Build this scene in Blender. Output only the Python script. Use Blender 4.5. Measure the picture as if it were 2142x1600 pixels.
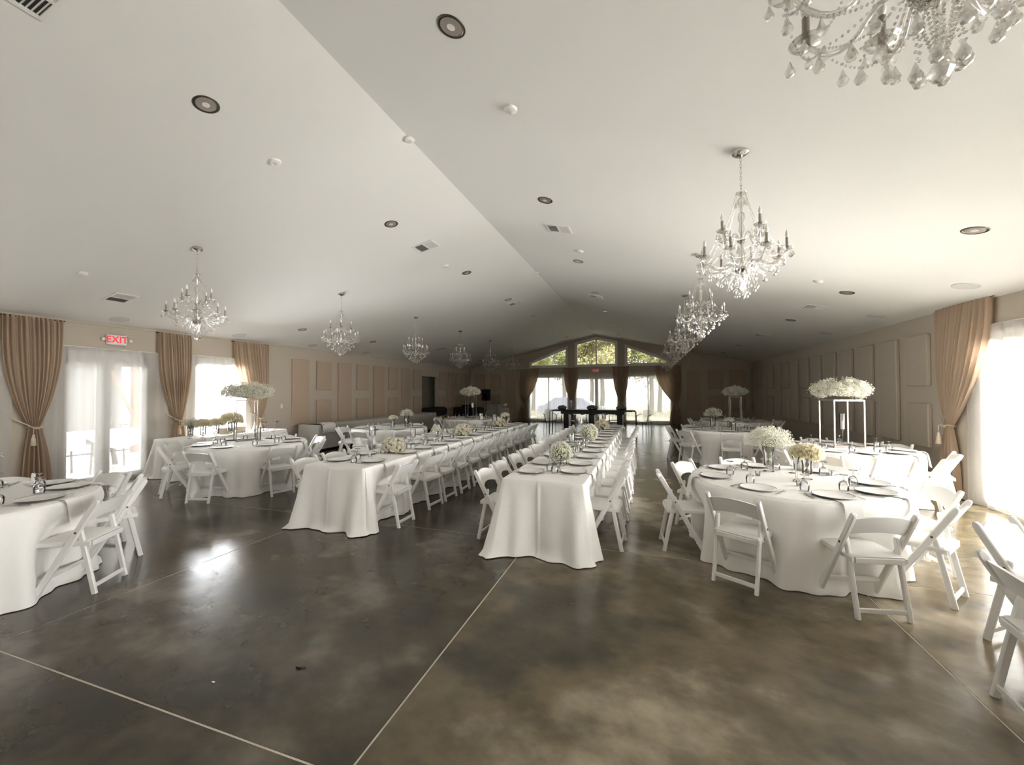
import bpy, math, random
from mathutils import Vector, Matrix
for o in list(bpy.data.objects): bpy.data.objects.remove(o, do_unlink=True)
SC = bpy.context.scene; COL = SC.collection
rnd = random.Random(7)
R = math.radians; PI = math.pi; TAU = 2*PI

# ------------------------------------------------------------------ camera
cam = bpy.data.objects.new('camera', bpy.data.cameras.new('camera')); COL.objects.link(cam)
cam.data.sensor_width = 36.0; cam.data.lens = 36.0*849/2142
cam.data.clip_start = 0.05; cam.data.clip_end = 300
rot = Matrix(((0.9483572, 0.00896131, 0.31707777), (0.31718838, -0.01675291, -0.94821457), (-0.00318527, 0.9998195, -0.01873016)))
cam.matrix_world = Matrix.Translation((0, 0, 1.7)) @ rot.to_4x4()
SC.camera = cam
# ------------------------------------------------------------------ room numbers
XL, XR, XM, Y0, Y1 = -9.66, 4.6, -2.53, -4.6, 21.4
ZE, ZR = 2.97, 4.55
SL = (ZR-ZE)/(XR-XM)
def zc(x): return ZR-SL*abs(x-XM)
# ------------------------------------------------------------------ world, sun, daylight
SC.view_settings.view_transform = 'Standard'; SC.view_settings.look = 'None'
SC.view_settings.gamma = 1.0; SC.view_settings.exposure = 1.62; SC.view_settings.use_curve_mapping = False
W = bpy.data.worlds.new('world'); SC.world = W; W.use_nodes = True
bg = W.node_tree.nodes['Background']; bg.inputs[0].default_value = (1.0, 0.985, 0.96, 1); bg.inputs[1].default_value = 2.7
def light(name, kind, loc, rotm, energy, color=(1, 1, 1), size=None, angle=None, portal=False):
    l = bpy.data.lights.new(name, kind); l.energy = energy; l.color = color
    if kind == 'AREA': l.shape = 'RECTANGLE'; l.size, l.size_y = size; l.cycles.is_portal = portal
    if angle is not None: l.angle = angle
    o = bpy.data.objects.new(name, l); COL.objects.link(o); o.location = loc; o.rotation_euler = rotm; return o
d = Vector((-1, .22, -1.72)).normalized()
light('sun', 'SUN', (8, 0, 9), d.to_track_quat('-Z', 'Y').to_euler(), 5.0, (1, .95, .88), angle=R(.6))
# daylight at the right windows; upright light panels outside the left windows; portals for the rest
light('daylight_right_window', 'AREA', (XR+.7, 6.2, 1.3), (0, R(90-14), 0), 900, (1, .97, .94), (2.5, 3.3))
light('daylight_right_window', 'AREA', (XR+.7, 1.3, 1.3), (0, R(90+3), 0), 340, (1, .98, .96), (2.3, 4.4))
light('daylight_left_window', 'AREA', (XL-.7, 7.2, 1.25), (0, R(-93), 0), 640, (.97, .98, 1), (2.5, 1.4))
light('daylight_left_window', 'AREA', (XL-.7, 1.3, 1.25), (0, R(-93), 0), 60, (.97, .98, 1), (2.5, 3.6))
light('fill_behind_camera', 'AREA', (-2.5, Y0-.3, 1.35), (R(90), 0, 0), 18, (1, .98, .95), (10, 2.3))  # soft fill added behind the camera to lift camera-facing surfaces
light('daylight_portal', 'AREA', (XL-.12, 4.85, 1.2), (0, R(-90), 0), 1, size=(2.4, 1.4), portal=True)
light('daylight_portal', 'AREA', (XL-.12, 6.95, 1.2), (0, R(-90), 0), 1, size=(2.4, 1.3), portal=True)
light('daylight_portal', 'AREA', (XL-.12, 1.6, 1.2), (0, R(-90), 0), 1, size=(2.4, 3.4), portal=True)
light('daylight_portal', 'AREA', (-2.5, Y1+.12, 1.3), (R(-90), 0, 0), 1, size=(7.3, 2.5), portal=True)
light('daylight_portal', 'AREA', (-2.5, Y1+.12, 3.6), (R(-90), 0, 0), 1, size=(7, 1.6), portal=True)
SC.cycles.transparent_max_bounces = 24; SC.cycles.max_bounces = 9; SC.cycles.diffuse_bounces = 6
SC.cycles.glossy_bounces = 4; SC.cycles.transmission_bounces = 8
SC.cycles.caustics_reflective = False; SC.cycles.caustics_refractive = False
SC.cycles.sample_clamp_indirect = 4.0

# ------------------------------------------------------------------ materials
def mat(name, color, rough=.6, metal=0, noise=None, bump=None, spec=.5, sheen=0, nscale=5, trans=0, colors=None, coat=0, ramp=(.35, .65)):
    m = bpy.data.materials.new(name); m.use_nodes = True; nt = m.node_tree; N = nt.nodes; L = nt.links
    p = N['Principled BSDF']; out = N['Material Output']
    p.inputs['Base Color'].default_value = (*color, 1); p.inputs['Roughness'].default_value = rough
    p.inputs['Metallic'].default_value = metal; p.inputs['Specular IOR Level'].default_value = spec
    if coat: p.inputs['Coat Weight'].default_value = coat
    tc = N.new('ShaderNodeNewGeometry')
    if colors:
        n = N.new('ShaderNodeTexNoise'); n.inputs['Scale'].default_value = nscale; n.inputs['Detail'].default_value = 5
        L.new(tc.outputs['Position'], n.inputs['Vector'])
        r = N.new('ShaderNodeValToRGB'); r.color_ramp.elements[0].position = ramp[0]; r.color_ramp.elements[1].position = ramp[1]
        r.color_ramp.elements[0].color = (*color, 1); r.color_ramp.elements[1].color = (*colors, 1)
        L.new(n.outputs['Fac'], r.inputs['Fac']); L.new(r.outputs['Color'], p.inputs['Base Color'])
    if bump:
        s, st, dist = bump
        n = N.new('ShaderNodeTexNoise'); n.inputs['Scale'].default_value = s; n.inputs['Detail'].default_value = 3
        L.new(tc.outputs['Position'], n.inputs['Vector'])
        b = N.new('ShaderNodeBump'); b.inputs['Strength'].default_value = st; b.inputs['Distance'].default_value = dist
        L.new(n.outputs['Fac'], b.inputs['Height']); L.new(b.outputs['Normal'], p.inputs['Normal'])
    if trans:
        t = N.new('ShaderNodeBsdfTranslucent'); t.inputs[0].default_value = (*(colors or color), 1)
        mx = N.new('ShaderNodeMixShader'); mx.inputs[0].default_value = trans
        L.new(p.outputs[0], mx.inputs[1]); L.new(t.outputs[0], mx.inputs[2]); L.new(mx.outputs[0], out.inputs['Surface'])
    return m
M = {}
M['wall'] = mat('taupe_wall_paint', (.47, .41, .335), .85, bump=(160, .25, .002))
M['ceiling'] = mat('ceiling_paint', (.80, .785, .745), .9, bump=(120, .2, .002))
M['panel'] = mat('acoustic_panel_fabric', (.43, .33, .25), .95, bump=(400, .3, .001), colors=(.45, .35, .265), nscale=60)
M['panel_taupe'] = mat('taupe_panel_fabric', (.43, .375, .30), .95, bump=(400, .3, .001), colors=(.46, .40, .325), nscale=60)
M['trimw'] = mat('white_trim_paint', (.78, .76, .72), .4)
M['curtain'] = mat('taupe_curtain_fabric', (.50, .38, .275), .85, bump=(300, .3, .001), colors=(.53, .41, .30), nscale=30, trans=.3)
M['rope'] = mat('cream_rope', (.62, .52, .40), .8, bump=(250, .6, .003))
M['cloth'] = mat('white_table_linen', (.90, .885, .86), .8, bump=(9, .25, .02))
M['napkin'] = mat('white_napkin_linen', (.84, .83, .81), .8, bump=(30, .2, .004))
M['greycloth'] = mat('grey_table_linen', (.50, .48, .44), .85, bump=(9, .25, .02))
M['chair'] = mat('white_resin', (.82, .81, .79), .38, bump=(40, .05, .002))
M['chrome'] = mat('polished_metal', (.62, .59, .55), .18, 1)
M['darkmetal'] = mat('dark_bronze_metal', (.10, .085, .07), .35, .8)
M['silver'] = mat('stainless_steel', (.55, .53, .50), .22, 1)
M['grille'] = mat('vent_grille_paint', (.62, .61, .58), .5)
M['void'] = mat('dark_duct', (.05, .045, .04), .9)
M['reflector'] = mat('downlight_reflector', (.42, .37, .31), .35, .5)
M['sleeve'] = mat('candle_sleeve', (.35, .30, .26), .4, .3)
M['bulb'] = mat('unlit_frosted_bulb', (.85, .83, .80), .15, spec=.8)
M['candle'] = mat('white_wax', (.88, .86, .82), .5, trans=.3)
M['rose'] = mat('cream_rose_petal', (.84, .79, .64), .6, trans=.4, colors=(.88, .85, .76), nscale=25)
M['hydra'] = mat('yellow_cream_petal', (.86, .80, .60), .6, trans=.45, colors=(.88, .83, .66), nscale=25)
M['peach'] = mat('peach_petal', (.80, .60, .42), .6, trans=.2, colors=(.86, .74, .58), nscale=40)
M['breath'] = mat('gypsophila_bud', (.80, .79, .70), .7, trans=.15)
M['stem'] = mat('green_stem', (.17, .18, .08), .7, colors=(.28, .27, .14), nscale=40)
M['darkstem'] = mat('woody_stem', (.10, .065, .04), .8)
M['leaf'] = mat('green_leaf', (.10, .13, .05), .6, colors=(.2, .23, .1), nscale=30, trans=.25)
M['succ'] = mat('succulent_leaf', (.16, .17, .12), .6, colors=(.24, .24, .18), nscale=20)
M['black'] = mat('black_painted_wood', (.012, .011, .010), .35)
M['blackcloth'] = mat('black_fabric', (.012, .012, .013), .9)
M['podium'] = mat('grey_fabric_cover', (.30, .28, .25), .9)
M['plate'] = mat('white_china', (.88, .87, .85), .45, spec=.3)
M['stand'] = mat('brushed_dark_silver', (.36, .31, .28), .35, .9)
M['core'] = mat('pale_filler_foliage', (.34, .32, .23), .9, colors=(.46, .44, .34), nscale=60)
M['joint'] = mat('beige_joint_filler', (.66, .60, .50), .7)
M['switch'] = mat('white_plastic', (.75, .72, .66), .4)
M['signwhite'] = mat('sign_housing', (.80, .78, .76), .4)
M['brownroom'] = mat('corridor_wall', (.30, .28, .22), .9)
M['patio'] = mat('pale_patio_concrete', (.62, .60, .57), .9, colors=(.68, .66, .63), nscale=2)
M['build'] = mat('grey_stucco', (.085, .084, .082), .9, bump=(40, .3, .01))
M['peachwood'] = mat('peach_fascia', (.15, .115, .09), .8)
M['post'] = mat('cedar_post', (.13, .085, .055), .8)
M['steelgrey'] = mat('grey_railing', (.05, .048, .046), .6)
M['outcloth'] = mat('white_outdoor_cloth', (.8, .8, .8), .9)
M['bark'] = mat('tree_bark', (.12, .09, .06), .9)
M['tree1'] = mat('autumn_leaf', (.035, .045, .012), .7, ramp=(.49, .62), colors=(.58, .54, .30), nscale=4, trans=.45)
M['tree2'] = mat('deep_green_leaf', (.016, .028, .008), .7, ramp=(.5, .64), colors=(.40, .42, .20), nscale=5, trans=.4)
M['grass'] = mat('dry_lawn', (.35, .33, .20), .95)
M['car'] = mat('blue_grey_car_paint', (.16, .20, .30), .3)
def glassy(name, alpha, tint=(1, 1, 1), rough=.02, ior=1.5):
    m = bpy.data.materials.new(name); m.use_nodes = True; nt = m.node_tree; N = nt.nodes; L = nt.links; N.clear()
    o = N.new('ShaderNodeOutputMaterial'); t = N.new('ShaderNodeBsdfTransparent'); t.inputs[0].default_value = (*tint, 1)
    g = N.new('ShaderNodeBsdfGlossy'); g.inputs['Roughness'].default_value = rough; g.inputs[0].default_value = (1, 1, 1, 1)
    f = N.new('ShaderNodeFresnel'); f.inputs['IOR'].default_value = ior
    a = N.new('ShaderNodeMath'); a.operation = 'MULTIPLY_ADD'; a.inputs[1].default_value = alpha; a.inputs[2].default_value = .03; a.use_clamp = True
    mx = N.new('ShaderNodeMixShader')
    L.new(f.outputs[0], a.inputs[0]); L.new(a.outputs[0], mx.inputs[0]); L.new(t.outputs[0], mx.inputs[1]); L.new(g.outputs[0], mx.inputs[2]); L.new(mx.outputs[0], o.inputs[0])
    return m
M['glass'] = glassy('clear_glass', 1.35, (.97, .97, .965), .06)
M['pane'] = glassy('window_pane', 1.0, (.97, .98, .98), .01)
M['acrylic'] = glassy('clear_acrylic', 1.6, (.80, .81, .82), .05)
m = bpy.data.materials.new('cut_crystal'); m.use_nodes = True; N = m.node_tree.nodes; L = m.node_tree.links; N.clear()
o = N.new('ShaderNodeOutputMaterial'); g = N.new('ShaderNodeBsdfGlass'); g.inputs['IOR'].default_value = 1.55; g.inputs['Roughness'].default_value = .03
t = N.new('ShaderNodeBsdfTransparent'); t.inputs[0].default_value = (.9, .89, .87, 1); gl = N.new('ShaderNodeBsdfGlossy'); gl.inputs['Roughness'].default_value = .12; gl.inputs[0].default_value = (.95, .94, .92, 1)
m1 = N.new('ShaderNodeMixShader'); m1.inputs[0].default_value = .58; m2 = N.new('ShaderNodeMixShader'); m2.inputs[0].default_value = .28
L.new(g.outputs[0], m1.inputs[1]); L.new(t.outputs[0], m1.inputs[2]); L.new(m1.outputs[0], m2.inputs[1]); L.new(gl.outputs[0], m2.inputs[2]); L.new(m2.outputs[0], o.inputs[0])
M['crystal'] = m
def sheer(name, thr, col):
    m = bpy.data.materials.new(name); m.use_nodes = True; N = m.node_tree.nodes; L = m.node_tree.links; N.clear()
    o = N.new('ShaderNodeOutputMaterial'); t = N.new('ShaderNodeBsdfTransparent'); tl = N.new('ShaderNodeBsdfTranslucent'); df = N.new('ShaderNodeBsdfDiffuse')
    tl.inputs[0].default_value = (*col, 1); df.inputs[0].default_value = (*col, 1)
    a = N.new('ShaderNodeMixShader'); a.inputs[0].default_value = .45; b = N.new('ShaderNodeMixShader')
    # weave: grazing view sees more thread
    lw = N.new('ShaderNodeLayerWeight'); lw.inputs[0].default_value = .35
    r = N.new('ShaderNodeMapRange'); r.inputs['From Min'].default_value = 0; r.inputs['From Max'].default_value = 1; r.inputs['To Min'].default_value = thr; r.inputs['To Max'].default_value = thr*.15
    L.new(lw.outputs['Facing'], r.inputs['Value']); L.new(tl.outputs[0], a.inputs[1]); L.new(df.outputs[0], a.inputs[2])
    L.new(r.outputs[0], b.inputs[0]); L.new(a.outputs[0], b.inputs[1]); L.new(t.outputs[0], b.inputs[2]); L.new(b.outputs[0], o.inputs[0])
    return m
M['sheer'] = sheer('white_sheer_voile', .42, (.86, .86, .86))
M['sheerthick'] = sheer('white_sheer_voile_thick', .30, (.88, .87, .85))
m = bpy.data.materials.new('red_backlit_letters'); m.use_nodes = True; p = m.node_tree.nodes['Principled BSDF']
p.inputs['Base Color'].default_value = (.7, .02, .03, 1); p.inputs['Emission Color'].default_value = (1, .05, .07, 1); p.inputs['Emission Strength'].default_value = .16; M['exitred'] = m
# polished concrete
m = bpy.data.materials.new('stained_polished_concrete'); m.use_nodes = True; nt = m.node_tree; N = nt.nodes; L = nt.links; p = N['Principled BSDF']
geo = N.new('ShaderNodeNewGeometry')
n1 = N.new('ShaderNodeTexNoise'); n1.inputs['Scale'].default_value = 1.05; n1.inputs['Detail'].default_value = 6; n1.inputs['Roughness'].default_value = .52; n1.inputs['Distortion'].default_value = .0
n2 = N.new('ShaderNodeTexNoise'); n2.inputs['Scale'].default_value = 3.4; n2.inputs['Detail'].default_value = 5; n2.inputs['Roughness'].default_value = .6; n2.inputs['Distortion'].default_value = .0
n3 = N.new('ShaderNodeTexNoise'); n3.inputs['Scale'].default_value = .33; n3.inputs['Detail'].default_value = 3
mp = N.new('ShaderNodeMapping'); mp.inputs['Location'].default_value = (3.3, 7.1, 2.37); mp.inputs['Rotation'].default_value = (.5, .35, .6); mp.inputs['Scale'].default_value = (1, 1.25, 1); L.new(geo.outputs['Position'], mp.inputs['Vector'])
for n in (n1, n2, n3): L.new(mp.outputs[0], n.inputs['Vector'])
r1 = N.new('ShaderNodeValToRGB'); r1.color_ramp.interpolation = 'EASE'; e = r1.color_ramp.elements; e[0].position = .33; e[0].color = (.036, .032, .022, 1); e[1].position = .70; e[1].color = (.185, .166, .136, 1)
k = r1.color_ramp.elements.new(.49); k.color = (.070, .058, .037, 1)
r2 = N.new('ShaderNodeValToRGB'); r2.color_ramp.interpolation = 'EASE'; e = r2.color_ramp.elements; e[0].position = .2; e[0].color = (.58, .57, .55, 1); e[1].position = .8; e[1].color = (1.6, 1.58, 1.55, 1)
r3 = N.new('ShaderNodeValToRGB'); r3.color_ramp.interpolation = 'EASE'; e = r3.color_ramp.elements; e[0].position = .3; e[0].color = (1.0, .96, .86, 1); e[1].position = .62; e[1].color = (1.12, 1.10, 1.08, 1)
L.new(n1.outputs['Fac'], r1.inputs[0]); L.new(n2.outputs['Fac'], r2.inputs[0]); L.new(n3.outputs['Fac'], r3.inputs[0])
x1 = N.new('ShaderNodeMix'); x1.data_type = 'RGBA'; x1.blend_type = 'MULTIPLY'; x1.inputs['Factor'].default_value = .7
x2 = N.new('ShaderNodeMix'); x2.data_type = 'RGBA'; x2.blend_type = 'MULTIPLY'; x2.inputs['Factor'].default_value = 1
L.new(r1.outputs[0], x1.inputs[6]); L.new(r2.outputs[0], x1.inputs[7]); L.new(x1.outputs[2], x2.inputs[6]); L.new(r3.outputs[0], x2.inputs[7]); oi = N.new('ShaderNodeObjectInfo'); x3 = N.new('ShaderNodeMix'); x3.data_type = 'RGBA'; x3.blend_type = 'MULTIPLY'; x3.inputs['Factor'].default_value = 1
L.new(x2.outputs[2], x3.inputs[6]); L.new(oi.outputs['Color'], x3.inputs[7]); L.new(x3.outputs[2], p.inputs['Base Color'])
p.inputs['Roughness'].default_value = .17; p.inputs['Specular IOR Level'].default_value = .42
rr = N.new('ShaderNodeMapRange'); rr.inputs['To Min'].default_value = .15; rr.inputs['To Max'].default_value = .265; L.new(n2.outputs['Fac'], rr.inputs['Value']); L.new(rr.outputs[0], p.inputs['Roughness'])
bn = N.new('ShaderNodeTexNoise'); bn.inputs['Scale'].default_value = 7; bn.inputs['Detail'].default_value = 4; L.new(mp.outputs[0], bn.inputs['Vector'])
b = N.new('ShaderNodeBump'); b.inputs['Strength'].default_value = .12; b.inputs['Distance'].default_value = .012; L.new(bn.outputs['Fac'], b.inputs['Height']); L.new(b.outputs['Normal'], p.inputs['Normal'])
M['floor'] = m

# ------------------------------------------------------------------ mesh helpers
class MB:
    def __init__(s): s.v = []; s.f = []; s.T = None
    def add(s, vs, fs):
        b = len(s.v)
        for v in vs:
            v = Vector(v)
            if s.T is not None: v = s.T @ v
            s.v.append(tuple(v))
        s.f += [tuple(b+i for i in f) for f in fs]; return s
    def box(s, x0, y0, z0, x1, y1, z1):
        v = [(x, y, z) for x in (x0, x1) for y in (y0, y1) for z in (z0, z1)]
        return s.add(v, [(0, 1, 3, 2), (4, 6, 7, 5), (0, 4, 5, 1), (2, 3, 7, 6), (0, 2, 6, 4), (1, 5, 7, 3)])
    def cbox(s, x0, y0, z0, x1, y1, z1, c=.008):
        """box with chamfered edges"""
        cx, cy, cz = (x0+x1)/2, (y0+y1)/2, (z0+z1)/2; hx, hy, hz = (x1-x0)/2, (y1-y0)/2, (z1-z0)/2
        c = min(c, hx*.8, hy*.8, hz*.8); vs = []; rings = []
        for z, ins in ((-hz, c), (-hz+c, 0), (hz-c, 0), (hz, c)):
            a, b = hx-ins, hy-ins; k = c
            ring = [(a, -b+k), (a, b-k), (a-k, b), (-a+k, b), (-a, b-k), (-a, -b+k), (-a+k, -b), (a-k, -b)]
            rings.append(len(vs)); vs += [(cx+p, cy+q, cz+z) for p, q in ring]
        fs = []
        for r in range(3):
            for i in range(8): fs.append((r*8+i, r*8+(i+1) % 8, r*8+8+(i+1) % 8, r*8+8+i))
        fs.append(tuple(range(7, -1, -1))); fs.append(tuple(range(24, 32))); return s.add(vs, fs)
    def bar(s, p0, p1, w, d, up=(1, 0, 0), c=.006, cap=0):
        """chamfered rectangular bar; w along up axis, d the other; cap>0 rounds the far end"""
        p0, p1 = Vector(p0), Vector(p1); t = (p1-p0).normalized(); u = Vector(up); u = (u-t*u.dot(t)).normalized(); q = t.cross(u)
        st = [(p0, 1), (p1, 1)] if not cap else [(p0, 1), (p1-t*cap, 1), (p1-t*cap*.45, .88), (p1-t*cap*.12, .62), (p1, .3)]
        vs = []
        for p, k in st:
            a, b = w/2, d/2*k; cc = min(c, b*.6)
            for x, y in ((a, -b+cc), (a, b-cc), (a-c, b), (-a+c, b), (-a, b-cc), (-a, -b+cc), (-a+c, -b), (a-c, -b)): vs.append(p+u*x+q*y)
        fs = []
        for r in range(len(st)-1):
            for i in range(8): fs.append((r*8+i, r*8+(i+1) % 8, r*8+8+(i+1) % 8, r*8+8+i))
        n = len(st); fs.append(tuple(range(7, -1, -1))); fs.append(tuple(range(n*8-8, n*8))); return s.add(vs, fs)
    def tube(s, pts, r, n=6, close=True):
        pts = [Vector(p) for p in pts]; rs = r if isinstance(r, (list, tuple)) else [r]*len(pts); vs = []; fs = []
        prev = None
        for i, p in enumerate(pts):
            t = (pts[min(i+1, len(pts)-1)]-pts[max(i-1, 0)]).normalized()
            u = prev if prev is not None else (Vector((0, 0, 1)) if abs(t.z) < .9 else Vector((1, 0, 0)))
            u = (u-t*u.dot(t)).normalized(); prev = u; q = t.cross(u)
            vs += [p+(u*math.cos(TAU*k/n)+q*math.sin(TAU*k/n))*rs[i] for k in range(n)]
        for i in range(len(pts)-1):
            for k in range(n): fs.append((i*n+k, i*n+(k+1) % n, i*n+n+(k+1) % n, i*n+n+k))
        if close: fs.append(tuple(range(n-1, -1, -1))); fs.append(tuple(range(len(pts)*n-n, len(pts)*n)))
        return s.add(vs, fs)
    def lathe(s, prof, n=16, c=(0, 0, 0), caps=True):
        vs = []; fs = []
        for r, z in prof: vs += [(c[0]+r*math.cos(TAU*k/n), c[1]+r*math.sin(TAU*k/n), c[2]+z) for k in range(n)]
        for i in range(len(prof)-1):
            for k in range(n): fs.append((i*n+k, i*n+(k+1) % n, i*n+n+(k+1) % n, i*n+n+k))
        if caps: fs.append(tuple(range(n-1, -1, -1))); fs.append(tuple(range(len(prof)*n-n, len(prof)*n)))
        return s.add(vs, fs)
    def ball(s, c, r, n=6, m=4, sz=1):
        return s.lathe([(max(r*math.sin(PI*i/m), r*.02), -r*sz*math.cos(PI*i/m)) for i in range(m+1)], n, c)
    def octa(s, c, r, sz=1):
        x, y, z = c
        return s.add([(x+r, y, z), (x, y+r, z), (x-r, y, z), (x, y-r, z), (x, y, z+r*sz), (x, y, z-r*sz)], [(0, 1, 4), (1, 2, 4), (2, 3, 4), (3, 0, 4), (1, 0, 5), (2, 1, 5), (3, 2, 5), (0, 3, 5)])
    def grid(s, fn, nu, nv, closed=False):
        vs = [fn(i/(nu if closed else nu-1), j/(nv-1)) for j in range(nv) for i in range(nu)]; fs = []
        for j in range(nv-1):
            for i in range(nu if closed else nu-1): k = (i+1) % nu; fs.append((j*nu+i, j*nu+k, (j+1)*nu+k, (j+1)*nu+i))
        return s.add(vs, fs)
    def prism(s, poly, axis, a, b):
        """extrude a polygon lying across `axis` from a to b; poly in the other two axes"""
        def P(p, h): return {'x': (h, p[0], p[1]), 'y': (p[0], h, p[1]), 'z': (p[0], p[1], h)}[axis]
        n = len(poly); s.add([P(p, a) for p in poly]+[P(p, b) for p in poly], [tuple(range(n-1, -1, -1)), tuple(range(n, 2*n))]+[(i, (i+1) % n, n+(i+1) % n, n+i) for i in range(n)]); return s
    def mesh(s, name, m, smooth=False):
        me = bpy.data.meshes.new(name); me.from_pydata(s.v, [], s.f); me.update(); me.materials.append(M[m])
        if smooth:
            me.polygons.foreach_set('use_smooth', [True]*len(me.polygons))
            if smooth is not True: me.set_sharp_from_angle(angle=R(smooth))
        return me
    def build(s, name, m, parent=None, smooth=False, loc=None, kind=None):
        return put(name, s.mesh(name, m, smooth), parent, loc, kind=kind)
def put(name, me, parent=None, loc=None, rz=None, kind=None, label=None, cat=None, group=None):
    o = bpy.data.objects.new(name, me); COL.objects.link(o)
    if parent: o.parent = parent
    if loc: o.location = loc
    if rz is not None: o.rotation_euler = (0, 0, rz)
    if kind: o['kind'] = kind
    return tag(o, label, cat, group)
def tag(o, label=None, cat=None, group=None):
    if label: o['label'] = label
    if cat: o['category'] = cat
    if group: o['group'] = group
    return o
def thing(name, loc, label, cat, group=None, rz=0):
    return put(name, None, None, loc, rz, None, label, cat, group)
def copy_tree(o, parent=None):
    c = o.copy(); COL.objects.link(c); c.parent = parent
    for ch in KIDS.get(o.name, []): copy_tree(ch, c)
    return c
KIDS = {}
def freeze(o):
    """remember the children of a prototype so that copying it is quick"""
    KIDS[o.name] = list(o.children)
    for c in o.children: KIDS[c.name] = list(c.children)
    return o
def dup(proto, loc, rz, label, cat, group=None, used=set()):
    o = proto if proto.name not in used else copy_tree(proto)
    used.add(proto.name); o.location = loc; o.rotation_euler = (0, 0, rz)
    for k in ('label', 'category', 'group'):
        if k in o: del o[k]
    return tag(o, label, cat, group)
NTH = ['first', 'second', 'third', 'fourth', 'fifth', 'sixth', 'seventh', 'eighth', 'ninth', 'tenth', 'eleventh', 'twelfth', 'thirteenth', 'fourteenth']

# ================================================================== SETTING
# floor: joint filler bed + one slab per bay
fl = MB().box(XL-.1, Y0-.1, -.12, XR+.1, Y1+.1, -.0025).build('floor', 'joint', kind='structure')
xs = [XL, -7.15, -4.2, -1.28, 1.7, XR]; ys = [Y0, -1.46, 1.49, 4.44, 7.39, 10.34, 13.29, 16.24, 19.19, Y1]
g = .006
for i in range(5):
    for j in range(9):
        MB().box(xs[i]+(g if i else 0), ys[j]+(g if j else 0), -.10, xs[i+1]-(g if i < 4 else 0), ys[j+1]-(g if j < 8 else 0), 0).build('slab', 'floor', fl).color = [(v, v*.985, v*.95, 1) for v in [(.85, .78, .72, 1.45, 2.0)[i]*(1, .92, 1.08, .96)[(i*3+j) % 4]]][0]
# side walls with openings (list of y0,y1,z0,z1)
def wall_x(name, x0, x1, opens, ztop=None):
    mb = MB(); y = Y0-.2; zt = ztop or ZE+.12
    for a, b, z0, z1 in sorted(opens):
        mb.box(x0, y, -.05, x1, a, zt); mb.box(x0, a, z1, x1, b, zt)
        if z0 > 0: mb.box(x0, a, -.05, x1, b, z0)
        y = b
    mb.box(x0, y, -.05, x1, Y1+.2, zt); return mb.build(name, 'wall', kind='structure')
wl = wall_x('wall_left', XL-.2, XL, [(-.6, 3.35, 0, 2.45), (4.25, 5.5, 0, 2.45), (6.4, 7.6, 0, 2.45), (16.05, 17.62, 0, 2.37)])
wr = wall_x('wall_right', XR, XR+.2, [(-1.5, 3.7, 0, 2.5), (4.6, 7.75, 0, 2.5)])
# end walls (gable) built from vertical strips with holes
def gable(name, y0, y1, holes):
    mb = MB(); xsx = sorted(set([XL-.2, XM, XR+.2]+[v for h in holes for v in (h[0], h[1])]))
    for a, b in zip(xsx[:-1], xsx[1:]):
        mid = (a+b)/2; cuts = []
        for h in holes:
            if h[0] <= mid <= h[1]: cuts.append(h)
        cuts.sort(key=lambda h: h[2](mid)); lo = lambda x: -.05
        for h in cuts+[None]:
            hi = h[2] if h else (lambda x: zc(x)+.1)
            p = [(a, lo(a)), (b, lo(b)), (b, hi(b)), (a, hi(a))]
            mb.prism(p, 'y', y0, y1)
            if h: lo = h[3]
    return mb.build(name, 'wall', kind='structure')
SG = SL*1.02
def lin(x0, z0, x1, z1): return lambda x: z0+(z1-z0)*(x-x0)/(x1-x0)
c = lambda v: (lambda x: v)
tl = lin(-6.12, 3.20, -4.05, 4.00); tr = lin(-1.07, 3.98, .96, 3.20)
ap = lambda x: 4.42-abs(x-XM)*.24
we = gable('wall_end', Y1, Y1+.2, [(-6.12, -4.05, c(2.93), tl), (-3.62, -1.48, c(2.93), ap), (-1.07, .96, c(2.93), tr),
    (-6.2, -4.0, c(0), c(2.5)), (-3.65, -1.42, c(0), c(2.5)), (-1.1, 1.12, c(0), c(2.5))])
wb = gable('wall_back', Y0-.2, Y0, [(-8, 3, c(.1), c(2.5))])
# ceiling: two slopes
MB().prism([(XL-.25, zc(XL-.25)), (XM, ZR), (XM, ZR+.15), (XL-.25, zc(XL-.25)+.15)], 'y', Y0-.2, Y1+.2).build('ceiling', 'ceiling', kind='structure')
MB().prism([(XM, ZR), (XR+.25, zc(XR+.25)), (XR+.25, zc(XR+.25)+.15), (XM, ZR+.15)], 'y', Y0-.2, Y1+.2).build('ceiling', 'ceiling', kind='structure')
# small crown line + baseboards
MB().box(XL, Y0, ZE-.045, XL+.02, Y1, ZE).build('trim_1', 'wall', kind='structure')
mb = MB()
for a, b in ((Y0, -.6), (3.35, 4.25), (5.5, 6.4), (7.6, 16.05), (17.62, Y1)): mb.box(XL, a, 0, XL+.015, b, .11)
mb.build('baseboard_left', 'trimw', kind='structure')
mb = MB()
for a, b in ((Y0, -1.5), (3.7, 4.6), (7.75, Y1)): mb.box(XR-.015, a, 0, XR, b, .11)
mb.build('baseboard_right', 'wall', kind='structure')
mb = MB()
for a, b in ((XL, -6.2), (-4.0, -3.65), (-1.42, -1.1), (1.12, XR)): mb.box(a, Y1-.015, 0, b, Y1, .11)
mb.build('baseboard_end', 'wall', kind='structure')
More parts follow.
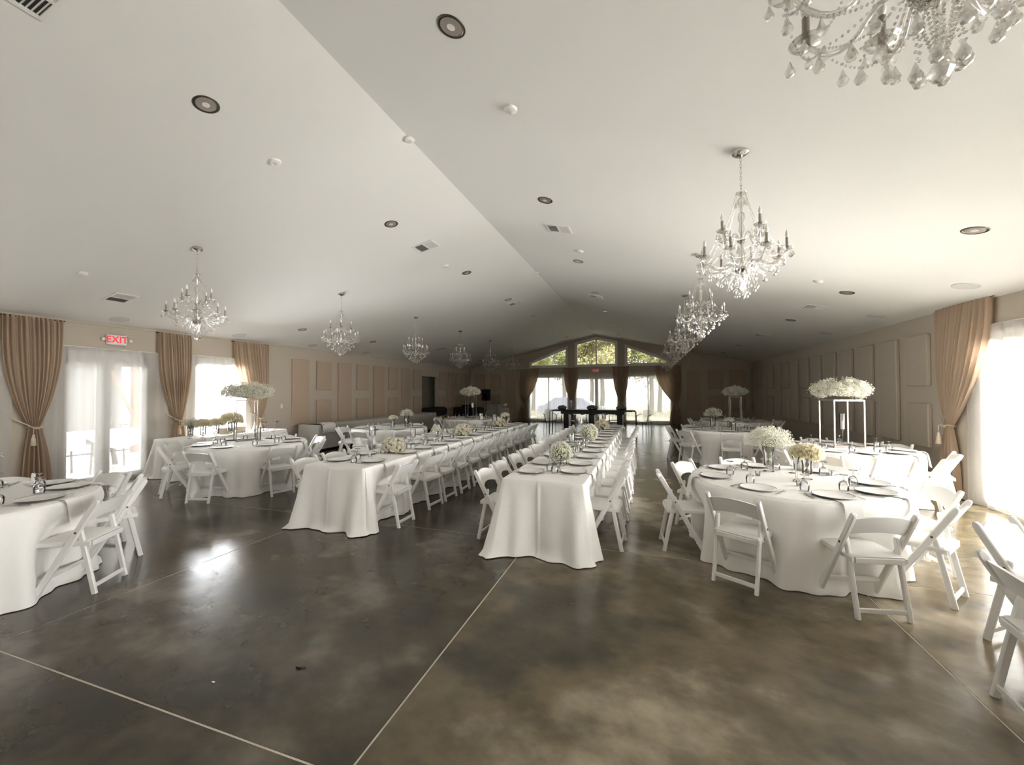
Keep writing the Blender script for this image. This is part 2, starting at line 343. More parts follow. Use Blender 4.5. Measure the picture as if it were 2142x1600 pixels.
# corridor behind doorway on the left wall
rc = put('door_2', None, kind='structure')
MB().box(XL-1.9, 15.6, 0, XL-1.8, 18.1, 2.7).build('corridor_wall', 'brownroom', rc)
MB().box(XL-1.9, 15.5, 0, XL-.2, 15.6, 2.7).build('corridor_wall', 'brownroom', rc)
MB().box(XL-1.9, 18.1, 0, XL-.2, 18.2, 2.7).build('corridor_wall', 'brownroom', rc)
MB().box(XL-1.9, 15.5, 2.6, XL-.2, 18.2, 2.7).build('corridor_ceiling', 'ceiling', rc)
MB().box(XL-1.9, 15.5, -.1, XL-.2, 18.2, 0).build('corridor_floor', 'floor', rc)
mb = MB(); mb.box(XL-.2, 16.05, 0, XL+.0, 16.07, 2.37).box(XL-.2, 17.60, 0, XL, 17.62, 2.37).box(XL-.2, 16.05, 2.35, XL, 17.62, 2.37); mb.build('door_frame', 'wall', rc)

# left doors / windows
def glazing_x(name, x, a, b, ztop, header, stiles, bottom=.12, sill=0):
    """window frame in a side wall; stiles = list of (y0,y1)"""
    r = put(name, None, kind='structure', loc=(x, (a+b)/2, 0)); mb = MB(); ox, oy = 0, -(a+b)/2
    mb.box(-.04, a+oy, sill, .04, a+.06+oy, ztop); mb.box(-.04, b-.06+oy, sill, .04, b+oy, ztop)
    mb.box(-.04, a+oy, header, .04, b+oy, ztop); mb.box(-.04, a+oy, sill, .04, b+oy, sill+bottom)
    for p, q in stiles: mb.box(-.035, p+oy, sill, .035, q+oy, header)
    mb.build('window_frame', 'trimw', r)
    ed = [a+.06]+[v for s in stiles for v in s]+[b-.06]
    for i in range(0, len(ed), 2): MB().box(-.004, ed[i]+oy, sill+bottom, .004, ed[i+1]+oy, header).build('pane', 'pane', r)
    return r
glazing_x('window_1', XL-.1, -.6, 3.35, 2.45, 2.3, [(.65, .75), (2.0, 2.1)])
d1 = glazing_x('door_1', XL-.1, 4.25, 5.5, 2.45, 2.18, [(4.72, 4.92)])
glazing_x('window_2', XL-.1, 6.4, 7.6, 2.45, 2.25, [(6.97, 7.03)])
glazing_x('window_3', XR+.1, 4.6, 7.75, 2.5, 2.3, [(5.6, 5.72), (6.65, 6.77)])
glazing_x('window_4', XR+.1, -1.5, 3.7, 2.5, 2.3, [(.2, .3), (1.95, 2.05)])
def glazing_y(name, y, a, b, ztop, header, stiles):
    r = put(name, None, kind='structure', loc=((a+b)/2, y, 0)); mb = MB(); ox = -(a+b)/2
    mb.box(a+ox, -.04, 0, a+.07+ox, .04, ztop); mb.box(b-.07+ox, -.04, 0, b+ox, .04, ztop); mb.box(a+ox, -.04, header, b+ox, .04, ztop); mb.box(a+ox, -.04, 0, b+ox, .04, .15)
    for p, q in stiles: mb.box(p+ox, -.035, 0, q+ox, .035, header)
    mb.build('window_frame', 'trimw', r)
    ed = [a+.07]+[v for s in stiles for v in s]+[b-.07]
    for i in range(0, len(ed), 2): MB().box(ed[i]+ox, -.004, .15, ed[i+1]+ox, .004, header).build('pane', 'pane', r)
glazing_y('window_5', Y1+.1, -6.2, -4.0, 2.5, 2.35, [(-5.13, -5.07)])
glazing_y('door_3', Y1+.1, -3.65, -1.42, 2.5, 2.25, [(-2.62, -2.44)])
glazing_y('window_6', Y1+.1, -1.1, 1.12, 2.5, 2.35, [(-.02, .04)])
glazing_y('added_back_window', Y0-.1, -8, 3, 2.5, 2.35, [(-5.3, -5.2), (-2.55, -2.45), (.2, .3)])  # unseen window put in as the opening for the added back fill
MB().box(-9, Y0-1.6, -.2, 4, Y0-1.5, 3.2).build('wall_porch', 'wall', kind='structure')
# gable windows
def polyframe(name, poly, y, w, mull=None):
    cx = sum(p[0] for p in poly)/len(poly); cz = sum(p[1] for p in poly)/len(poly)
    r = put(name, None, kind='structure', loc=(cx, y, cz)); P = [(p[0]-cx, p[1]-cz) for p in poly]; n = len(P)
    def inset(P, w):
        out = []
        for i in range(n):
            a, b, c2 = Vector(P[i-1]), Vector(P[i]), Vector(P[(i+1) % n]); d1 = (b-a).normalized(); d2 = (c2-b).normalized()
            n1 = Vector((-d1.y, d1.x)); n2 = Vector((-d2.y, d2.x)); m = (n1+n2); m = m/(m.dot(n1)); out.append(tuple(b+m*w))
        return out
    I = inset(P, w); O = inset(P, -.03)
    mb = MB()
    for i in range(n):
        j = (i+1) % n
        mb.prism([O[i], O[j], I[j], I[i]], 'y', -.03, .12)
    mb.build('window_frame', 'trimw', r)
    I2 = inset(P, w+.035); mb = MB()
    for i in range(n): j = (i+1) % n; mb.prism([I[i], I[j], I2[j], I2[i]], 'y', .03, .09)
    if mull: mb.box(mull-.035, .0, I[0][1], mull+.035, .10, max(p[1] for p in I)-.01)
    mb.build('sash', 'trimw', r)
    MB().prism(I, 'y', .055, .06).build('pane', 'pane', r)
polyframe('window_8', [(-6.12, 2.93), (-4.05, 2.93), (-4.05, 4.00), (-6.12, 3.20)], Y1, .07)
polyframe('window_9', [(-3.62, 2.93), (-1.48, 2.93), (-1.48, ap(-1.48)), (XM, 4.42), (-3.62, ap(-3.62))], Y1, .07, mull=.02)
polyframe('window_10', [(-1.07, 2.93), (.96, 2.93), (.96, 3.20), (-1.07, 3.98)], Y1, .07)

# acoustic panels
PT = MB().cbox(0, -.305, -.97, .065, .305, .97, .014).mesh('panel', 'panel'); PA = MB().cbox(0, -.305, -.45, .065, .305, .45, .014).mesh('panel', 'panel'); PB = MB().cbox(0, -.305, -.38, .065, .305, .38, .014).mesh('panel', 'panel')
def panel(me, loc, rz, lab, grp): put('acoustic_panel', me, None, loc, rz, None, lab, 'wall panel', grp)
pl = {'t': [(PT, 1.65, 'tall')], 's': [(PA, 2.17, 'upper short'), (PB, 1.04, 'lower short')]}
PTR, PAR, PBR = [x_.copy() for x_ in (PT, PA, PB)]
for x_ in (PTR, PAR, PBR): x_.materials[0] = M['panel_taupe']
plr = {'t': [(PTR, 1.65, 'tall')], 's': [(PAR, 2.17, 'upper short'), (PBR, 1.04, 'lower short')]}
yy = [9.3, 10.21, 11.13, 12.03, 12.95, 13.86, 14.75, 15.65, 17.95, 18.87, 19.78, 20.7]
for i, y in enumerate(yy):
    for me, z, nm in pl['ts'[i % 2]] if i < 8 else pl['st'[i % 2]]:
        panel(me, (XL, y, z), 0, '%s beige fabric panel, %s column %s, left wall' % (nm, NTH[i] if i < 8 else NTH[i-8], 'from the curtain' if i < 8 else 'past the doorway'), 'panels on the left wall')
for i in range(14):
    y = 9.145+.915*i
    for me, z, nm in plr['st'[i % 2]]:
        panel(me, (XR, y, z+.03), PI, '%s taupe fabric panel, %s column from the curtain, right wall' % (nm, NTH[i]), 'panels on the right wall')
for k, (x, t, s) in enumerate([(-9.05, 't', 'left'), (-8.13, 's', 'left'), (-7.2, 't', 'left'), (2.08, 't', 'right'), (3.05, 's', 'right'), (3.97, 't', 'right')]):
    for me, z, nm in pl[t]:
        panel(me, (x, Y1, z), -PI/2, '%s dark fabric panel on end wall, %s of curtains, %s from the left' % (nm, s, NTH[k % 3]), 'panels on the end wall')

# ================================================================== CEILING FITTINGS
def on_slope(x, y, proto, lab, cat, grp):
    o = dup(proto, (x, y, zc(x)), 0, lab, cat, grp)
    o.rotation_euler = (0, math.atan(SL)*(1 if x > XM else -1), 0); return o
p = thing('recessed_light', (0, 0, 0), '', '')
MB().lathe([(.068, .03), (.078, .0), (.098, -.006), (.104, -.002), (.104, .004)], 24, caps=False).build('trim_ring', 'darkmetal', p, True)
MB().lathe([(.030, -.004), (.055, -.005), (.078, -.004)], 24, caps=False).build('reflector', 'reflector', p, True)
MB().lathe([(.0005, -.005), (.03, -.0055)], 24, caps=False).build('lamp_face', 'bulb', p, True)
freeze(p)
LY = [-.25, 2.55, 5.33, 8.1, 10.9, 13.6, 16.5, 19.6]
rows = [(-3.75, 'row left of the ridge'), (-1.30, 'row right of the ridge'), (3.14, 'row by the right wall'), (-8.34, 'row by the left wall')]
for x, rn in rows:
    for i, y in enumerate(LY):
        if i == 0 or (x == -8.34 and i in (1, 2)) or (x == 3.14 and i in (1,)): continue
        on_slope(x, y, p, 'round recessed downlight, %s from the camera, %s' % (NTH[i-1], rn), 'ceiling light', 'recessed downlights')
p = thing('smoke_detector', (0, 0, 0), '', '')
MB().lathe([(.0005, -.03), (.045, -.03), (.058, -.02), (.06, 0)], 20).build('housing', 'trimw', p, 40)
MB().lathe([(.0005, -.034), (.012, -.034), (.014, -.03)], 10).build('sensor', 'grille', p)
freeze(p)
for x, y, w in [(-3.9, 3.4, 'left slope nearest the camera'), (-3.9, 7.4, 'left slope farther away'), (-1.15, 3.43, 'right slope nearest the camera'), (-1.15, 7.41, 'right slope farther away'),
                (-7.7, 3.55, 'low left slope over the curtain'), (2.59, 7.63, 'right slope beyond the large chandelier'), (XM, 3.94, 'ridge line, nearer'), (XM, 9.46, 'ridge line, farther')]:
    on_slope(x, y, p, 'small round white ceiling detector, '+w, 'detector', 'ceiling detectors')
p = thing('air_vent', (0, 0, 0), '', '')
mb = MB()
for a, b, c2, e2 in ((-.2, -.16, .2, -.13), (-.2, .13, .2, .16), (-.2, -.13, -.17, .13), (.17, -.13, .2, .13), (-.012, -.13, .012, .13)): mb.box(a, b, -.012, c2, e2, 0)
mb.build('frame', 'trimw', p); MB().box(-.17, -.13, -.003, .17, .13, -.001).build('duct', 'void', p)
SLT = MB().bar((-.078, 0, 0), (.078, 0, 0), .003, .016, up=(0, -.8, 1), c=.001).mesh('slat', 'grille'); SLT2 = MB().bar((-.078, 0, 0), (.078, 0, 0), .003, .024, up=(0, .5, 1), c=.001).mesh('slat', 'grille')
for k in range(10): put('slat', SLT, p, (-.091, -.117+k*.026, -.006)); put('slat', SLT2, p, (.091, -.117+k*.026, -.006))
freeze(p)
for x, y, w in [(-3.74, 6.36, 'left slope, middle distance'), (-1.33, 6.36, 'right slope, middle distance'), (-3.72, 11.43, 'left slope, far'), (-1.33, 11.35, 'right slope, far'),
                (-8.34, 4.33, 'low left slope above the exit sign'), (-3.72, 1.42, 'left slope at the top corner of the view'), (3.11, 9.34, 'low right slope, nearer'), (3.14, 13.4, 'low right slope, farther')]:
    o = on_slope(x, y, p, 'white rectangular air vent, '+w, 'vent', 'ceiling vents')
p = thing('ceiling_speaker', (0, 0, 0), '', '')
MB().lathe([(.115, -.006), (.125, -.01), (.14, -.008), (.142, 0)], 28, caps=False).build('rim', 'grille', p, True)
MB().lathe([(.0005, -.007), (.115, -.007)], 28, caps=False).build('grille', 'grille', p)
freeze(p)
for i, (x, y) in enumerate([(-9.32, 4.84), (-9.34, 7.19), (-9.34, 9.46), (-9.36, 11.89)]): on_slope(x, y, p, 'round flush ceiling speaker along the left wall, %s from the camera' % NTH[i], 'speaker', 'ceiling speakers')
for i, (x, y) in enumerate([(4.08, 7.11), (4.11, 9.45), (4.14, 11.85)]): on_slope(x, y, p, 'round flush ceiling speaker along the right wall, %s from the camera' % NTH[i], 'speaker', 'ceiling speakers')
# access hatches far left
for i, (x, y) in enumerate([(-7.9, 14.6), (-8.35, 13.4)]):
    p = thing('ceiling_hatch', (x, y, zc(x)), 'pale square ceiling hatch above the left doorway, %s one' % ('farther', 'nearer')[i], 'hatch'); p.rotation_euler = (0, -math.atan(SL), 0)
    mb = MB(); mb.box(-.33, -.33, -.012, .33, -.29, 0).box(-.33, .29, -.012, .33, .33, 0).box(-.33, -.29, -.012, -.29, .29, 0).box(.29, -.29, -.012, .33, .29, 0); mb.build('frame', 'trimw', p)
    MB().box(-.285, -.285, -.006, .285, .285, -.001).build('cover', 'grille', p)

# exit signs
def exit_sign(loc, rz, lab):
    r = thing('exit_sign', loc, lab, 'sign', None, rz)
    MB().cbox(-.16, -.05, -.10, .16, -.005, .10, .02).build('housing', 'signwhite', r)
    cu = bpy.data.curves.new('letters', 'FONT'); cu.body = 'EXIT'; cu.size = .175; cu.align_x = 'CENTER'; cu.align_y = 'CENTER'; cu.extrude = .002; cu.offset = .0035; cu.space_character = 1.05
    t = bpy.data.objects.new('tmp', cu); COL.objects.link(t); dg = bpy.context.evaluated_depsgraph_get(); me = bpy.data.meshes.new_from_object(t.evaluated_get(dg)); me.materials.clear(); me.materials.append(M['exitred'])
    bpy.data.objects.remove(t); l = put('letters', me, r, (0, -.053, 0)); l.rotation_euler = (R(90), 0, 0); l.scale = (.9, 1, 1)
    for s in (-1, 1):
        MB().tube([(s*.16, -.03, 0), (s*.19, -.03, .0)], .008).build('lamp_arm', 'switch', r)
        h = MB(); h.T = Matrix.Translation((s*.21, -.04, 0)) @ Matrix.Rotation(R(90), 4, 'X'); h.lathe([(.01, -.03), (.028, -.01), (.03, .02), (.025, .025), (.001, .02)], 14); h.build('lamp_head', 'switch', r, 40)
    return r
exit_sign((XL, 4.95, 2.68), PI/2, 'red and white lit EXIT sign on the left wall over sheer-curtained doors')
exit_sign((-2.55, Y1, 2.7), 0, 'red lit EXIT sign centred on the end wall under the gable window')
r = thing('light_switch', (XL, 8.68, 1.27), 'white rocker light switch on left wall beside the first fabric panel', 'switch')
MB().cbox(0, -.036, -.058, .006, .036, .058, .003).build('plate', 'switch', r); MB().cbox(.006, -.016, -.033, .012, .016, .033, .003).build('rocker', 'switch', r)

# ================================================================== CURTAINS
def drape(name, P0, along, out, s0, s1, tie_s, tie_z, base0, base1, lab, mirror=None, ztop=2.93, seed=1, tieback='left', grp=None, asym=0, folds=11, hookdir=1):
    """along: unit vector along wall, out: unit vector into room; s is the distance along the wall from P0"""
    A = Vector(along); O = Vector(out); P0 = Vector(P0); rr = random.Random(seed)
    ph = rr.random()*6; base = P0+A*tie_s; base.z = 0
    root = thing(name, tuple(base), lab, 'curtain', grp)
    def pt(s, dd, z): p = A*(s-tie_s)+O*dd; return (p.x, p.y, z)
    def top(u, v):   # v 0 top, 1 tie
        k = v**2.6 if not asym else v**2.0
        L_ = s0+(tie_s-.07-s0)*(k if asym != -1 else v**6); R_ = s1+(tie_s+.07-s1)*(k if asym != 1 else v**6)
        sag = .03*math.sin(v*PI)*(u-.5)
        s = L_+(R_-L_)*(u+sag)
        amp = .038*(1-v*.55); f = math.sin(u*TAU*folds+ph+math.sin(u*9+v*2)*.6)+.35*math.sin(u*TAU*folds*2.3+ph*2)
        bulge = .06*math.sin(PI*min(1, v*1.05))+.02
        return pt(s, .07+bulge*math.sin(PI*u)+amp*f*(.35 if v < .02 else 1), ztop-(ztop-tie_z)*v)
    MB().grid(top, 130, 34).build('drape_panel', 'curtain', root, True)
    def low(u, v):
        k = 1-(1-v)**2.2
        L_ = tie_s-.07+(base0-tie_s+.07)*k; R_ = tie_s+.07+(base1-tie_s-.07)*k
        f = math.sin(u*TAU*5+ph)+.3*math.sin(u*TAU*11)
        return pt(L_+(R_-L_)*u, .085+(.02+.03*k)*f, tie_z-(tie_z-.02)*v)
    MB().grid(low, 70, 14).build('drape_tail', 'curtain', root, True)
    # rope tieback: a sagging loop up to a hook, plus tassel
    hs = tie_s+hookdir*.26
    loop = []
    for k in range(15):
        a = k/14; s = tie_s-hookdir*.085+(hs-tie_s+hookdir*.085)*a; loop.append(pt(s, .17-.11*a, tie_z-.03*math.sin(PI*min(1, a*2))+.17*max(0, a-.25)**1.3*1.4))
    MB().tube(loop, .009, 6).build('tieback_rope', 'rope', root, True)
    MB().tube([pt(tie_s+.09*math.cos(t), .10+.085*math.sin(t), tie_z+.01*math.sin(3*t)) for t in [TAU*k/18 for k in range(19)]], .009, 6).build('tieback_rope', 'rope', root, True)
    tp = pt(tie_s+hookdir*.05, .19, 0); m = MB(); m.tube([(tp[0], tp[1], tie_z), (tp[0], tp[1], tie_z-.12)], .006, 6)
    m.lathe([(.001, 0), (.016, -.012), (.02, -.03), (.014, -.045), (.026, -.07), (.036, -.19), (.001, -.19)], 12, (tp[0], tp[1], tie_z-.11), caps=False); m.build('tassel', 'rope', root, True)
    MB().tube([pt(s0-.03, .06, ztop-.012), pt(s1+.03, .06, ztop-.012)], .012, 8).build('curtain_rod', 'darkmetal', root, True)
    return root
LA, LO = (0, 1, 0), (1, 0, 0)
drape('curtain', (XL, 0, 0), LA, LO, 3.47, 4.18, 3.85, 1.12, 3.7, 4.05, 'taupe drape tied into a point between the two nearest left windows', seed=3, hookdir=-1)
drape('curtain', (XL, 0, 0), LA, LO, 5.62, 6.28, 6.02, 1.08, 5.88, 6.18, 'taupe drape tied in the middle, right of the glazed doors on the left wall', seed=5, hookdir=-1)
drape('curtain', (XL, 0, 0), LA, LO, 7.22, 8.2, 7.93, 1.0, 7.82, 8.1, 'wide taupe drape swept toward the fabric panels, last on the left wall', seed=8, asym=1, hookdir=-1)
drape('curtain', (XR, 0, 0), LA, (-1, 0, 0), 7.42, 8.55, 8.3, 1.12, 8.12, 8.5, 'pinkish taupe drape swept back beside the bright right window', seed=9, asym=1, folds=13, hookdir=1, ztop=3.0)
drape('curtain', (XR, 0, 0), LA, (-1, 0, 0), 3.75, 4.7, 4.2, 1.12, 4.0, 4.4, 'taupe drape between the two right windows, just outside the view', seed=10, ztop=3.0)
EA, EO = (1, 0, 0), (0, -1, 0)
drape('curtain', (0, Y1, 0), EA, EO, -6.75, -5.6, -6.42, 1.05, -6.75, -6.2, 'brown drape swept left at the left end of the end wall windows', seed=11, ztop=2.86, asym=-1, hookdir=-1)
drape('curtain', (0, Y1, 0), EA, EO, -4.22, -3.46, -3.82, 1.1, -3.9, -3.72, 'brown drape gathered to a point, left of the EXIT sign on the end wall', seed=12, ztop=2.86, hookdir=1)
drape('curtain', (0, Y1, 0), EA, EO, -1.68, -.93, -1.27, 1.05, -1.36, -1.18, 'brown drape gathered to a point, right of the EXIT sign on the end wall', seed=13, ztop=2.86, hookdir=1)
drape('curtain', (0, Y1, 0), EA, EO, .35, 1.55, 1.28, 1.02, 1.0, 1.55, 'brown drape swept right at the right end of the end wall windows', seed=14, ztop=2.86, asym=1, hookdir=1)
def sheer_panel(P0, along, out, s0, s1, ztop, lab, seed=0, m='sheer', grp='white sheer curtains', freq=7.5, amp=.022, dd=.035, zb=.015, gaps=()):
    A = Vector(along); O = Vector(out); P0 = Vector(P0); rr = random.Random(seed); ph = [rr.random()*6 for _ in range(4)]
    mid = (s0+s1)/2; b = P0+A*mid; r = thing('sheer_curtain', (b.x, b.y, 0), lab, 'curtain', grp)
    def fn(u, v):
        s = s0+(s1-s0)*u; w = s*freq*TAU/2
        d2 = dd+amp*(math.sin(w+ph[0]+.7*math.sin(s*2.1+ph[1]))*.7+.5*math.sin(w*1.9+ph[2])*(.6+.4*v))+amp*.7*v*math.sin(s*5+ph[3])
        p = A*(s-mid)+O*d2; return (p.x, p.y, ztop-(ztop-zb)*v)
    MB().grid(fn, max(30, int((s1-s0)*62)), 12).build('voile', m, r, True)
    MB().tube([tuple(A*(s0-mid)+O*dd+Vector((0, 0, ztop))), tuple(A*(s1-mid)+O*dd+Vector((0, 0, ztop)))], .009, 8).build('sheer_rod', 'trimw', r, True)
sheer_panel((XL, 0, 0), LA, LO, -.7, 3.62, 2.5, 'white sheer curtain at the far left edge behind the nearest drape', 1, 'sheerthick')
sheer_panel((XL, 0, 0), LA, LO, 3.98, 4.66, 2.5, 'white sheer panel over the left leaf of the glazed doors', 2)
sheer_panel((XL, 0, 0), LA, LO, 4.62, 5.86, 2.49, 'white sheer panel over the right leaf of the glazed doors', 3, freq=6)
sheer_panel((XL, 0, 0), LA, LO, 6.2, 7.75, 2.5, 'dense white sheer between the two farther left wall drapes', 4, 'sheerthick')
sheer_panel((XR, 0, 0), LA, (-1, 0, 0), 4.5, 7.98, 2.6, 'glowing white sheer curtain on the right wall window', 5, 'sheerthick', freq=6, amp=.03)
sheer_panel((XR, 0, 0), LA, (-1, 0, 0), -1.6, 3.8, 2.6, 'white sheer curtain on the right wall beside the camera', 6, 'sheerthick')
for i, (a, b) in enumerate(((-6.3, -3.88), (-3.85, -1.28), (-1.22, 1.25))):
    sheer_panel((0, Y1, 0), EA, EO, a, b, 2.54, 'white sheer curtain across the %s bay of the end wall' % ('left', 'middle', 'right')[i], 7+i, 'sheerthick', freq=9)

# ================================================================== CHANDELIERS
def pear(h=.05, r=.016, n=8): return [(.0012, 0), (.003, -.004), (r*.55, -h*.4), (r, -h*.68), (r*.75, -h*.9), (.002, -h)]
DROP_BIG = MB().lathe(pear(.056, .017), 8).mesh('crystal_drop', 'crystal'); DROP = MB().lathe(pear(.045, .014), 6).mesh('crystal_drop', 'crystal')
BALL = MB().lathe([(.002, .03), (.016, .022), (.028, 0), (.016, -.022), (.002, -.03)], 10).mesh('crystal_ball', 'crystal')
SLEEVE = MB().lathe([(.0115, 0), (.0115, .095)], 10).mesh('candle_sleeve', 'sleeve', 40)
BULB = MB().lathe([(.006, 0), (.012, .012), (.014, .028), (.009, .048), (.003, .062), (.0005, .068)], 10).mesh('bulb', 'bulb', True)
BOB = MB().lathe([(.008, -.01), (.02, -.004), (.042, .004), (.052, .016), (.050, .016), (.04, .008), (.012, .004)], 12).mesh('drip_pan', 'crystal', 30)
def scurve(R0, z0, R1, z1):
    pts = []
    for k in range(13):
        t = k/12; r = R0+(R1-R0)*t; z = z0+(z1-z0)*t+.045*math.sin(PI*min(1, t*2.2))*(1 if t < .4545 else 0)-.06*math.sin(PI*max(0, (t-.4)/.6)); pts.append((r, 0, z))
    return pts
ARM_LO = MB().tube(scurve(.03, -1.06, .335, -.955), [.0085]*13, 7).mesh('arm', 'crystal', True)
ARM_UP = MB().tube(scurve(.025, -.80, .20, -.74), [.0075]*13, 7).mesh('arm', 'crystal', True)
chn = MB()
def beads(mb, a, b, sag, n, r=.0055):
    a, b = Vector(a), Vector(b)
    for k in range(n+1):
        t = k/n; p = a.lerp(b, t); p.z -= sag*math.sin(PI*t); mb.octa(p, r, 1.1)
for k in range(8):
    a = TAU*k/8
    beads(chn, (.03*math.cos(a), .03*math.sin(a), -.99), (.33*math.cos(a), .33*math.sin(a), -.95), .06, 24)
    b2 = TAU*(k+1)/8; beads(chn, (.34*math.cos(a), .34*math.sin(a), -.955), (.34*math.cos(b2), .34*math.sin(b2), -.955), .075, 20)
    beads(chn, (.055*math.cos(a), .055*math.sin(a), -1.08), (.01*math.cos(a), .01*math.sin(a), -1.25), -.0, 14, .006)
    beads(chn, (.2*math.cos(a), .2*math.sin(a), -.75), (.33*math.cos(a+.1), .33*math.sin(a+.1), -.93), .05, 18)
for k in range(4):
    a = TAU*k/4+.4
    beads(chn, (.045*math.cos(a), .045*math.sin(a), -.375), (.19*math.cos(a), .19*math.sin(a), -.735), .03, 36)
    b2 = TAU*(k+1)/4+.4; beads(chn, (.2*math.cos(a), .2*math.sin(a), -.745), (.2*math.cos(b2), .2*math.sin(b2), -.745), .08, 22)
CHN = chn.mesh('bead_strand', 'crystal')
COLM = MB().lathe([(.003, -.36), (.03, -.365), (.045, -.37), (.035, -.38), (.012, -.385), (.012, -.40), (.030, -.43), (.032, -.46), (.012, -.50), (.010, -.54), (.026, -.56), (.030, -.60), (.014, -.64), (.022, -.67), (.026, -.70), (.012, -.74), (.012, -.86), (.022, -.90), (.028, -.95), (.012, -1.0), (.01, -1.10), (.003, -1.14)], 12).mesh('column', 'crystal', 40)
HUB = MB().lathe([(.004, -.775), (.035, -.785), (.04, -.80), (.02, -.82), (.004, -.825)], 14).lathe([(.004, -1.025), (.05, -1.04), (.062, -1.06), (.045, -1.085), (.01, -1.10)], 16).lathe([(.0045, -1.0), (.0045, -.37)], 6).mesh('hub', 'chrome', 40)
ch = MB()
for k in range(12):
    z = -.03-.0275*k; ax = (1, 0) if k % 2 else (0, 1)
    ch.tube([(ax[0]*.008*math.cos(t), ax[1]*.008*math.cos(t), z-.016+.019*math.sin(t)) for t in [TAU*q/10 for q in range(11)]], .0022, 5, False)
CHAIN = ch.mesh('chain', 'chrome', True)
CAN = MB().lathe([(.001, -.055), (.012, -.052), (.02, -.04), (.05, -.034), (.068, -.02), (.07, .015)], 24).mesh('canopy', 'chrome', 40)
def chandelier_proto(detail):
    r = thing('crystal_chandelier', (0, 0, 0), '', '')
    put('canopy', CAN, r); put('chain', CHAIN, r); put('column', COLM, r); put('hub', HUB, r)
    c2 = put('bead_strands', CHN, r, kind='stuff')
    for me, n, rad, z, off in ((ARM_LO, 8, .335, -.955, .2), (ARM_UP, 4, .20, -.74, .4)):
        for k in range(n):
            a = TAU*k/n+off; arm = put('arm', me, r, (0, 0, 0), a)
            put('drip_pan', BOB, arm, (rad, 0, z)); put('candle_sleeve', SLEEVE, arm, (rad, 0, z+.005)); put('bulb', BULB, arm, (rad, 0, z+.10))
            for q in range(4 if detail else 3):
                b = TAU*q/(4 if detail else 3)+k; put('crystal_drop', DROP_BIG if q % 2 else DROP, arm, (rad+.047*math.cos(b), .047*math.sin(b), z-.005-(.02 if q % 2 else 0)))
    rr = random.Random(3)
    for ring, (n, rad, z) in enumerate(((12, .26, -1.06), (10, .18, -1.12), (8, .11, -1.17), (6, .05, -1.22), (6, .09, -.86), (5, .045, -.43))):
        for k in range(n):
            a = TAU*k/n+ring*.5; z2 = z-rr.random()*.03
            put('crystal_drop', DROP_BIG if ring < 4 else DROP, r, (rad*math.cos(a), rad*math.sin(a), z2))
    put('crystal_ball', BALL, r, (0, 0, -1.29))
    # fine strings that hold the inner drops
    st = MB()
    for n, rad, z, off in ((12, .26, -1.06, 0), (10, .18, -1.12, .5), (8, .11, -1.17, 1.0), (6, .05, -1.22, 1.5)):
        for k in range(n):
            a = TAU*k/n+off; beads(st, (rad*.55*math.cos(a), rad*.55*math.sin(a), -1.03), (rad*math.cos(a), rad*math.sin(a), z), .012, 8, .005)
    beads(st, (0, 0, -1.14), (0, 0, -1.26), 0, 10, .006)
    put('inner_strands', st.mesh('inner_strands', 'crystal'), r, kind='stuff')
    return freeze(r)
cp = chandelier_proto(True)
for i, (x, y) in enumerate([(.74, 1.36), (.8, 4.03), (.8, 6.95), (.8, 9.8), (.8, 12.75), (.8, 15.7), (.8, 18.6)]):
    dup(cp, (x, y, zc(x)), .15 if i else .5, 'crystal candle chandelier, %s' % ('cut off by the top right corner' if i == 0 else 'right row, %s in full view' % NTH[i-1]), 'chandelier', 'chandeliers in the right row')
for i, y in enumerate([4.07, 6.96, 9.87, 12.71, 15.55, 18.5]):
    dup(cp, (-6.13, y, zc(-6.13)), .3*i, 'crystal candle chandelier in the left row, %s from the camera' % NTH[i], 'chandelier', 'chandeliers in the left row')

# ================================================================== FOLDING CHAIR
def chair_proto():
    r = thing('folding_chair', (0, 0, 0), '', '')
    for s in (-1, 1):
        MB().bar((s*.208, .20, 0), (s*.208, -.238, .785), .030, .046, c=.006, cap=.035).build('front_leg', 'chair', r, 40)
        MB().bar((s*.174, -.205, 0), (s*.174, -.088, .575), .026, .040, c=.006, cap=.03).build('rear_leg', 'chair', r, 40)
        MB().lathe([(.001, 0), (.009, .0), (.009, .004), (.001, .004)], 8).build('bolt', 'darkmetal', r).matrix_local = Matrix.Translation((s*.224, -.095, .53)) @ Matrix.Rotation(s*R(90), 4, 'Y')
    MB().bar((-.165, -.193, .062), (.165, -.193, .062), .034, .018, up=(0, 0, 1), c=.004).build('rear_stretcher', 'chair', r, 40)
    MB().bar((-.195, .105, .17), (.195, .105, .17), .032, .018, up=(0, 0, 1), c=.004).build('front_stretcher', 'chair', r, 40)
    def back(u, v):
        x = -.196+.392*u; a = 1-(2*u-1)**2
        zt = .735+.032*a; zb = .600+.035*a
        prof = [(0, 0), (0, 1), (1, 1), (1, 0), (0, 0)][int(round(v*4))]; z = zb+(zt-zb)*prof[1]
        y = .20-.438*z/.785-.028*a+.0+(.018*prof[0])-.004
        return (x, y, z)
    MB().grid(back, 15, 5).build('back_panel', 'chair', r, 40)
    sf = MB()
    for s in (-1, 1): sf.bar((s*.182, -.175, .425), (s*.182, .205, .432), .018, .036, c=.004)
    sf.bar((-.19, .20, .432), (.19, .20, .432), .036, .022, up=(0, 0, 1), c=.005); sf.bar((-.165, -.172, .420), (.165, -.172, .420), .042, .018, up=(0, 0, 1), c=.004)
    sf.build('seat_frame', 'chair', r, 40)
    MB().cbox(-.185, -.165, .436, .185, .212, .456, .008).build('seat', 'chair', r, 40)
    return freeze(r)
CH = chair_proto()
